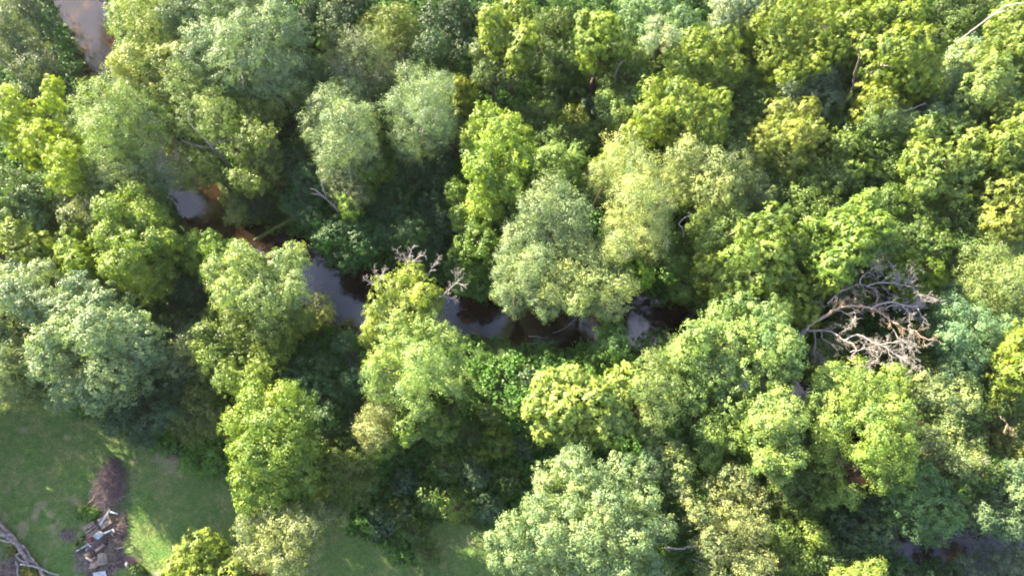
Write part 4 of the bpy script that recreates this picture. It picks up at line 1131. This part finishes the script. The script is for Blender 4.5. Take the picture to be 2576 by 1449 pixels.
# bleached dead twigs of the yellow green tree by the creek, and the mossy logs on the water
def creekside():
    yt = [o for o in bpy.data.objects if o.get("label", "").startswith("yellow green tree with bleached")][0]
    r = np.random.default_rng(41)
    g = lambda L: [at(858.7 + x * .16593, 583.9 + y * .16593, z)[0] for x, y, z in L]
    for P, a in (([(1000, 620, 12), (1025, 460, 13), (1045, 330, 14), (1100, 200, 15)], .09),
                 ([(1000, 600, 12), (960, 450, 13), (900, 380, 13.6), (850, 260, 14.4)], .07),
                 ([(1040, 470, 13), (1130, 410, 13.4), (1200, 360, 13.8), (1275, 355, 14)], .05),
                 ([(620, 880, 12), (575, 720, 13), (620, 640, 13.5), (665, 540, 14.2)], .08),
                 ([(600, 800, 12), (520, 650, 12.6), (490, 560, 13.4)], .05),
                 ([(620, 900, 11), (520, 810, 11.6), (400, 740, 12), (320, 690, 12.4)], .06),
                 ([(1300, 700, 12), (1340, 600, 12.6), (1420, 480, 13.4), (1490, 360, 14.4)], .06),
                 ([(1480, 1000, 11), (1560, 940, 11.6), (1680, 830, 12.4), (1770, 750, 12.8), (1850, 680, 13.2)], .08),
                 ([(1730, 770, 12.6), (1840, 800, 12.8), (1920, 790, 13)], .045),
                 ([(1740, 740, 12.7), (1730, 660, 13.2), (1735, 600, 13.6)], .035),
                 ([(1560, 960, 11.5), (1640, 1000, 11.3), (1780, 1020, 11.4)], .05)):
        limb_obj("dead_branch", g(P), a, .015, M['dead'], yt, r, level=1, every=.20, length=.85, flat=.7, start=.25)
    for label, P, a, c in (("mossy log reaching down to the creek from the dark bank", [(640, 606, .6), (691, 575, 1.2), (735, 552, 1.6), (760, 556, 1.5)], .24, .17),
                           ("mossy broken log crossing the first one on the dark bank", [(698, 514, 3.2), (715, 530, 2.6), (745, 545, 1.9), (770, 560, 1.2)], .24, .16)):
        pts = [at(*q)[0] for q in P]
        o, Q = limb_obj("mossy_log", pts, a, c, M['moss'], None, r, level=0, every=1.6, length=.9)
        tag(o, label, "log")
    for label, P, a, mt in (("thin sunken branch lying on the open water", [(1112, 776, -.86), (1141, 774, -.8), (1174, 780, -.86)], .06, 'deadgrey'),
                            ("pale drift stick stranded at the grassy south bank", [(1330, 846, -.7), (1352, 847, -.62), (1378, 851, -.6)], .07, 'dead'),
                            ("dark branch standing in the reflecting water", [(800, 672, -.9), (797, 655, -.4), (790, 628, .6)], .07, 'bark'),
                            ("slim grey branch fallen along the brown shallows", [(1390, 838, -.86), (1420, 826, -.7), (1452, 800, .2)], .05, 'deadgrey')):
        o, Q = limb_obj("drift_branch", [at(*q)[0] for q in P], a, .015, M[mt], None, r, level=1, every=.7, length=.8)
        tag(o, label, "branch")


creekside()

# ------------------------------------------------------------------ the rubbish heap on the lawn
def lz(px, py):
    p = at(px, py, 0)[0]
    return float(land_z(np.array([p[0]]), np.array([p[1]]))[0])


def ang(a, b):
    p, q = at(*a)[0], at(*b)[0]
    return math.atan2(q[1] - p[1], q[0] - p[0]), float(np.linalg.norm((q - p)[:2]))


def brush_heap(label, cx, cy, rx, ry, h, n, seed, mat='brush', L=1.5, name="brush_pile"):
    r = np.random.default_rng(seed)
    c, dpt = at(cx, cy, 0)
    gx, gy = rx * dpt / F, ry * dpt / F
    sp = Soup()
    for i in range(n):
        a = r.uniform(0, 2 * pi)
        q = r.random() ** .6 * (1 + .22 * sin(3 * a + seed) + .15 * sin(5 * a + 2 * seed))
        p = np.array([c[0] + gx * q * cos(a), c[1] + gy * q * sin(a), 0])
        if ry > rx * 1.5:                                          # narrower at its far end
            p[0] = c[0] + (p[0] - c[0]) * (.78 - .42 * q * sin(a))
        hz = h * max(1 - q * q, .03) * r.uniform(.2, 1.0)
        d = unit(np.array([r.normal(), r.normal() * 1.2, r.normal() * .25 + .1]))
        ll = L * r.uniform(.4, 1.2)
        z = float(c[2]) + hz + .04
        P = np.array([p + [0, 0, z] - d * ll / 2, p + [0, 0, z + .1] + r.normal(0, .12, 3), p + [0, 0, z] + d * ll / 2 + r.normal(0, .15, 3)])
        P[:, 2] = np.maximum(P[:, 2], -.02)
        P = smooth_path(P, 3)
        rr = r.uniform(.010, .028)
        sp.tube(P, np.linspace(rr, .006, len(P)), 4)
        if i % 2 == 0:
            sprout(sp, P, np.full(len(P), rr), r, 0, .35, ll * .4)
    o = sp.build(name, M[mat], None)
    tag(o, label, "brush pile")
    return o


brush_heap("tall dark pile of cut brushwood north of the pallets", 281, 1222, 38, 66, 1.6, 620, 1, L=2.3)
brush_heap("scattered grey brush in the bottom corner beneath the logs", 22, 1432, 46, 40, .5, 260, 2, 'log', L=1.3)
brush_heap("tangle of thin grey sticks around the broken wooden sheets", 228, 1405, 40, 36, .5, 300, 3, 'log', L=1.2)
brush_heap("low brown brush strewn over the dirt mounds and burnt soil", 282, 1395, 30, 50, .45, 260, 6, 'pallet', L=.9)
brush_heap("thin pale twigs strewn over the skirt of the dark brushwood", 285, 1245, 46, 50, .9, 120, 9, 'deadgrey', L=2.0)
brush_heap("loose twigs trailing east of the big pallets", 296, 1325, 30, 44, .6, 260, 4, 'brush', L=1.1)


brush_heap("fuzzy grey litter of twigs on the separate dark patch", 174, 1345, 22, 14, .25, 110, 11, 'log', L=.8)
brush_heap("light brown sticks tangled over and between the pallets", 250, 1352, 30, 46, 1.3, 120, 12, 'log', L=1.5)


def bundle(label, a, b, n, seed):
    r = np.random.default_rng(seed)
    pa, pb = at(*a)[0], at(*b)[0]
    sp = Soup()
    d = unit(pb - pa)
    s = np.array([-d[1], d[0], 0])
    for i in range(n):
        o1 = s * r.normal(0, .16) + [0, 0, r.uniform(.2, .5)]
        o2 = s * r.normal(0, .2) + [0, 0, r.uniform(.25, .6)]
        P = smooth_path([pa + o1 + d * r.uniform(-.3, .6), (pa + pb) / 2 + (o1 + o2) / 2 + r.normal(0, .06, 3), pb + o2 + d * r.uniform(-.6, .3)], 3)
        rr = r.uniform(.014, .035)
        sp.tube(P, np.linspace(rr, rr * .6, len(P)), 5)
    o = sp.build("stick_bundle", M['log'], None)
    tag(o, label, "sticks")


bundle("bundle of straight grey sticks running beside the steel sheet", (224, 1386), (268, 1344), 22, 6)


def pallet(label, c, px2, width, depth, mat, nb, elev=.35, tilt=0, missing=()):
    """c: centre; px2: a point along the pallet's long axis"""
    a, _ = ang(c, px2)
    p = at(c[0], c[1], elev)[0]
    root = empty("wooden_pallet", tuple(p), label, "pallet")
    root.rotation_euler = (tilt, 0, a)
    for i in range(nb):
        if i in missing:
            continue
        s = Soup()
        x = -width / 2 + (i + .5) * width / nb
        s.box((x, 0, .075), width / nb * .62, depth, .022)
        s.build("deck_board", M[mat], root)
    for j in (-1, 0, 1):
        s = Soup()
        s.box((0, j * (depth / 2 - .05), .02), width - .004, .05, .085)
        s.build("stringer", M[mat], root)
    for i in (0, nb // 2, nb - 1):
        s = Soup()
        x = -width / 2 + (i + .5) * width / nb
        s.box((x, 0, -.035), width / nb * .6, depth, .022)
        s.build("bottom_board", M[mat], root)
    return root


pallet("weathered pallet with missing boards lying half under the steel sheet", (229, 1331), (209, 1300), 1.35, 1.15, 'pallet', 7, .85, .06, (2, 4))
pallet("broken tan pallet behind the white corner boards", (264, 1311), (252, 1283), 1.2, 1.2, 'pallet', 7, .9, -.08, (3,))
pallet("small complete grey pallet near the bottom of the heap", (258, 1405), (258, 1380), 1.20, 1.0, 'palletgrey', 7, .8, .05)
pallet("narrow slatted pallet propped against the complete grey one", (238, 1415), (262, 1412), .8, 1.2, 'pallet', 9, .7, -.5)


def board(label, a, b, w, mat, z=.6, th=.03, cat="board", name="painted_board", extra=None):
    an, L = ang(a, b)
    c = (at(a[0], a[1], z)[0] + at(b[0], b[1], z)[0]) / 2
    s = Soup()
    s.box((0, 0, 0), L, w, th, tilt=.12)
    s.box((0, w * .46, th * .8), L * .995, .02, th * 1.4)
    o = s.build(name, M[mat], None)
    o.location = tuple(c)
    o.rotation_euler = (0, .03, an)
    tag(o, label, cat)
    if extra:
        an2, L2 = ang(b, extra)
        s = Soup()
        s.box((0, 0, 0), L2, w * .8, th)
        e = s.build("end_piece", M[mat], o)
        q = (at(b[0], b[1], z)[0] + at(extra[0], extra[1], z)[0]) / 2
        v = q - c
        ca, sa = cos(-an), sin(-an)
        e.location = (v[0] * ca - v[1] * sa, v[0] * sa + v[1] * ca, .04)
        e.rotation_euler = (0, 0, an2 - an)
    return o


board("long white board leaning diagonally over the broken tan pallet", (252, 1320), (275, 1282), .15, 'white', 1.2)
board("short white board at the heap's upper end", (274, 1286), (296, 1292), .13, 'white', 1.1)
board("white board with a hooked end beside the steel sheet", (261, 1342), (284, 1331), .14, 'white', 1.15, extra=(288, 1338))
board("long white gutter strip pointing away from the heap", (192, 1386), (226, 1366), .12, 'white', .75, extra=(234, 1364))
board("small white bracket next to the red crate", (220, 1366), (229, 1375), .12, 'white', .8)
board("thin pale lath lying east of the complete grey pallet", (291, 1380), (313, 1375), .1, 'deadgrey', .5, name="wooden_lath")
board("fresh cream plank end under the brown cardboard box", (216, 1402), (232, 1410), .18, 'cream', 1.1, name="wooden_plank")
board("split tan plank above the complete grey pallet", (240, 1386), (261, 1369), .3, 'card', .9, name="wooden_plank")
board("cream plank visible through the gaps of the weathered pallet", (222, 1327), (234, 1318), .22, 'cream', .3, name="wooden_plank")


def sheet_panel():
    pts = [(232, 1348), (250, 1333.5), (264, 1342), (246, 1357)]
    P = np.array([at(x, y, 1.12 + .05 * i)[0] for i, (x, y) in enumerate(pts)])
    O = P.mean(0)
    V = np.vstack([P, P - [0, 0, .03]]) - O
    o = new_obj("metal_sheet", V, [[3, 2, 1, 0], [4, 5, 6, 7], [0, 1, 5, 4], [1, 2, 6, 5], [2, 3, 7, 6], [3, 0, 4, 7]], M['panel'])
    o.location = tuple(O)
    tag(o, "square dull grey sheet lying on the weathered pallet", "sheet")


sheet_panel()


def crate():
    c = at(226, 1357, .7)[0]
    root = empty("plastic_crate", tuple(c), "small red crate poking out beside the grey sheet", "crate")
    root.rotation_euler = (0, .1, .3)
    s = Soup()
    for (x, y, sx, sy) in ((0, .2, .62, .03), (0, -.2, .62, .03), (.3, 0, .03, .366), (-.3, 0, .03, .366)):
        s.box((x, y, .13), sx, sy, .26)
    s.box((0, 0, .012), .56, .36, .02)
    s.build("body", M['red'], root)
    for y in (.225, -.225):
        s = Soup()
        s.box((0, y, .245), .64, .02, .035)
        s.build("rim", M['red'], root)
    s = Soup()
    s.box((.05, .02, .20), .04, .32, .02)
    s.build("divider", M['red'], root)


crate()


def carton():
    c = at(228, 1396, .55)[0]
    root = empty("cardboard_box", tuple(c), "brown open cardboard box flattened beside the complete grey pallet", "box")
    root.rotation_euler = (.15, .1, .6)
    s = Soup()
    for (x, y, sx, sy) in ((0, .38, .8, .02), (0, -.38, .8, .02), (.39, 0, .02, .738), (-.39, 0, .02, .738)):
        s.box((x, y, .2), sx, sy, .4)
    s.build("body", M['card'], root)
    s = Soup()
    s.box((-.10, .1, .42), .62, .55, .015, tilt=.1)
    s.build("flap", M['card'], root)
    s = Soup()
    s.box((.15, -.52, .40), .7, .28, .015, tilt=.4)
    s.build("flap", M['card'], root)


carton()


def lump(name, label, cat, cx, cy, rx, ry, h, mat, seed, z=0., rot=0, sub=3):
    import bmesh
    r = np.random.default_rng(seed)
    bm = bmesh.new()
    bmesh.ops.create_icosphere(bm, subdivisions=sub, radius=1)
    ph = r.uniform(0, 6.28, (5, 3))
    fr = r.uniform(1.5, 6, (5, 3))
    for v in bm.verts:
        k = 1 + sum(.09 * sin(v.co.x * fr[i][0] + v.co.y * fr[i][1] + v.co.z * fr[i][2] + ph[i][0]) for i in range(5))
        v.co *= k
        v.co.z = max(v.co.z, -.25)
        v.co.x *= rx
        v.co.y *= ry
        v.co.z *= h
    me = bpy.data.meshes.new(name)
    bm.to_mesh(me)
    bm.free()
    me.materials.append(M[mat])
    o = bpy.data.objects.new(name, me)
    COL.objects.link(o)
    p = at(cx, cy, z)[0]
    o.location = (p[0], p[1], z)
    o.rotation_euler = (0, 0, rot)
    tag(o, label, cat)
    return o


M['soil'] = simple("clod", [(0.3, (0.09, 0.06, 0.045)), (0.7, (0.24, 0.18, 0.13))], 4, bump=1.0)
lump("stone", "pale stone on the burnt soil east of the complete grey pallet", "stone", 319, 1418, .17, .24, .16, 'stone', 1)
lump("stone", "white stone at the tip of the dark brush pile", "stone", 325, 1171 + 176, .08, .07, .07, 'stone', 2)
lump("plastic_bag", "crumpled white plastic bag under the white gutter strip", "bag", 219.5, 1381, .2, .26, .2, 'white', 3, z=.15)
lump("white_rag", "white lump of litter on the lawn above the brush pile", "litter", 327, 1157, .16, .10, .08, 'white', 4)
lump("stone", "small white stone left of the gutter strip on dark soil", "stone", 168, 1379, .12, .07, .06, 'stone', 8)


def crumpled_sheet():
    r = np.random.default_rng(9)
    n = 9
    P = []
    for j in range(n):
        for i in range(n):
            u, v = i / (n - 1), j / (n - 1)
            p = at(238 + 32 * u + 3 * v, 1440 + 12 * v - 6 * u * (1 - v), 0)[0]
            P.append(p + [0, 0, .3 + r.uniform(-.07, .07) + .1 * sin(7 * u + 4 * v)])
    P = np.array(P)
    O = P.mean(0)
    i = (np.arange(n - 1)[:, None] * n + np.arange(n - 1)[None]).ravel()
    top = np.stack([i, i + n, i + n + 1, i + 1], 1)
    V = np.vstack([P, P - [0, 0, .01]]) - O
    o = new_obj("plastic_sheet", V, np.vstack([top, top[:, ::-1] + n * n]), M['white'])
    o.location = tuple(O)
    tag(o, "crumpled white plastic sheet cut by the bottom edge", "sheet")


crumpled_sheet()

# logs in the bottom corner
def logs():
    r = np.random.default_rng(50)
    g = lambda L: [at(x * .1701, 1202.2 + y * .1701, z)[0] for x, y, z in L]
    L = [("thick bleached log running diagonally out of the bottom corner", [(-120, 540, .3), (0, 670, .35), (120, 790, .35), (290, 1010, .4), (420, 1200, .4), (520, 1260, .35), (650, 1449, .3), (700, 1520, .3)], .22, .14, 'log'),
         ("thick grey log lying parallel behind the bleached one", [(-120, 700, .3), (0, 790, .3), (190, 930, .5), (380, 1180, .5), (430, 1290, .4)], .24, .16, 'log'),
         ("dark slender log resting along the bleached one's upper side", [(330, 980, .5), (440, 1140, .55), (560, 1290, .5), (620, 1400, .4)], .11, .07, 'log'),
         ("short pale log crossing the logs at the frame edge", [(-60, 860, .75), (40, 845, .8), (150, 825, .8)], .10, .06, 'dead'),
         ("thin pale log curving beneath the crossing one", [(-60, 890, .6), (60, 925, .65), (190, 950, .65), (300, 1000, .6)], .09, .06, 'dead'),
         ("long curved branch sweeping east across the bleached log", [(300, 1275, .6), (450, 1295, .7), (600, 1340, .6), (730, 1390, .35), (880, 1430, .2)], .12, .06, 'dead'),
         ("bent branch joining the sweeping one from above", [(235, 1150, .5), (290, 1205, .6), (390, 1250, .7), (440, 1290, .7)], .09, .07, 'dead'),
         ("upright pinkish branch below the sweeping one", [(235, 1230, .3), (260, 1330, .35), (270, 1449, .3), (275, 1500, .3)], .12, .09, 'dead'),
         ("stubby pale branch end above the bent branch", [(225, 1140, .5), (270, 1115, .6), (325, 1085, .7)], .07, .06, 'dead'),
         ("grey branch cut off by the bottom edge", [(330, 1420, .3), (400, 1470, .3)], .07, .05, 'dead')]
    for label, P, a, b, mt in L:
        o, Q = limb_obj("log" if a > .1 else "fallen_branch", g(P), a, b, M[mt], None, r, level=0 if a < .13 else -1, every=.9, length=.5, jit=.03)
        tag(o, label, "log" if a > .1 else "branch")
    k = .20565
    g2 = lambda L: [at(x * k, 1150.7 + y * k, z)[0] for x, y, z in L]
    for label, P, a, mt in (("tan branch slanting from the brush pile to the bare patch", [(940, 710, .15), (1000, 640, .3), (1080, 560, .5), (1190, 430, .7), (1250, 380, .8)], .11, 'barkless'),
                            ("thin V shaped grey branch west of the brush pile", [(1240, 240, .6), (1160, 340, .4), (1075, 455, .2), (1130, 445, .3), (1190, 430, .4)], .04, 'dead'),
                            ("forked yellowish branch between the brush pile and the pallets", [(1282, 640, .5), (1285, 585, .8), (1250, 550, .9), (1190, 545, .9)], .05, 'barkless'),
                            ("long thin branch lying across the weeds above the pallets", [(1030, 620, .3), (1150, 635, .4), (1280, 640, .5)], .04, 'deadgrey'),
                            ("thin grey branch spreading east from the forked one", [(1290, 580, .8), (1310, 540, .8), (1430, 515, .7), (1530, 460, .6)], .04, 'dead')):
        o, Q = limb_obj("fallen_branch", g2(P), a, .025, M[mt], None, r, level=0, every=.7, length=.5)
        tag(o, label, "branch")


logs()

tree("weed_clump", 'shrub', 'V', .45, "212 1288 15;225 1296 12;200 1290 9;236 1290 10", "bright green weeds growing between the brush pile and the pallets", cat="weeds", hue=(-.3, -.15, .6), vs=.5)
tree("weed_clump", 'shrub', 'B', .35, "205 1372 9;212 1362 8", "small green weeds west of the gutter strip", cat="weeds", hue=(-.4, -.35, .2), vs=.5)
tree("weed_clump", 'shrub', 'B', .35, "337 1434 11;349 1440 10", "small green weeds east of the brown dirt mound", cat="weeds", hue=(-.5, -.4, 0), vs=.5)
tree("weed_clump", 'shrub', 'V', .4, "70 1436 11;78 1446 10;30 1385 8", "yellow green weeds between the logs in the bottom corner", cat="weeds", hue=(0, -.3, .4), vs=.5)
print("quads total", sum(len(o.data.polygons) for o in bpy.data.objects if o.type == 'MESH'))


# ------------------------------------------------------------------ a little evening haze in the air
def haze():
    s_ = Soup()
    s_.box((0, 30, 41), 560, 480, 90)
    m, t, o = nodes_of("evening_haze")
    v = t.nodes.new("ShaderNodeVolumePrincipled")
    v.inputs['Color'].default_value = (0.95, 0.96, 1.0, 1)
    v.inputs['Density'].default_value = 0.000045
    v.inputs['Anisotropy'].default_value = 0.4
    t.links.new(v.outputs[0], o.inputs['Volume'])
    h = s_.build("haze", m)
    tag(h, kind="stuff")


haze()
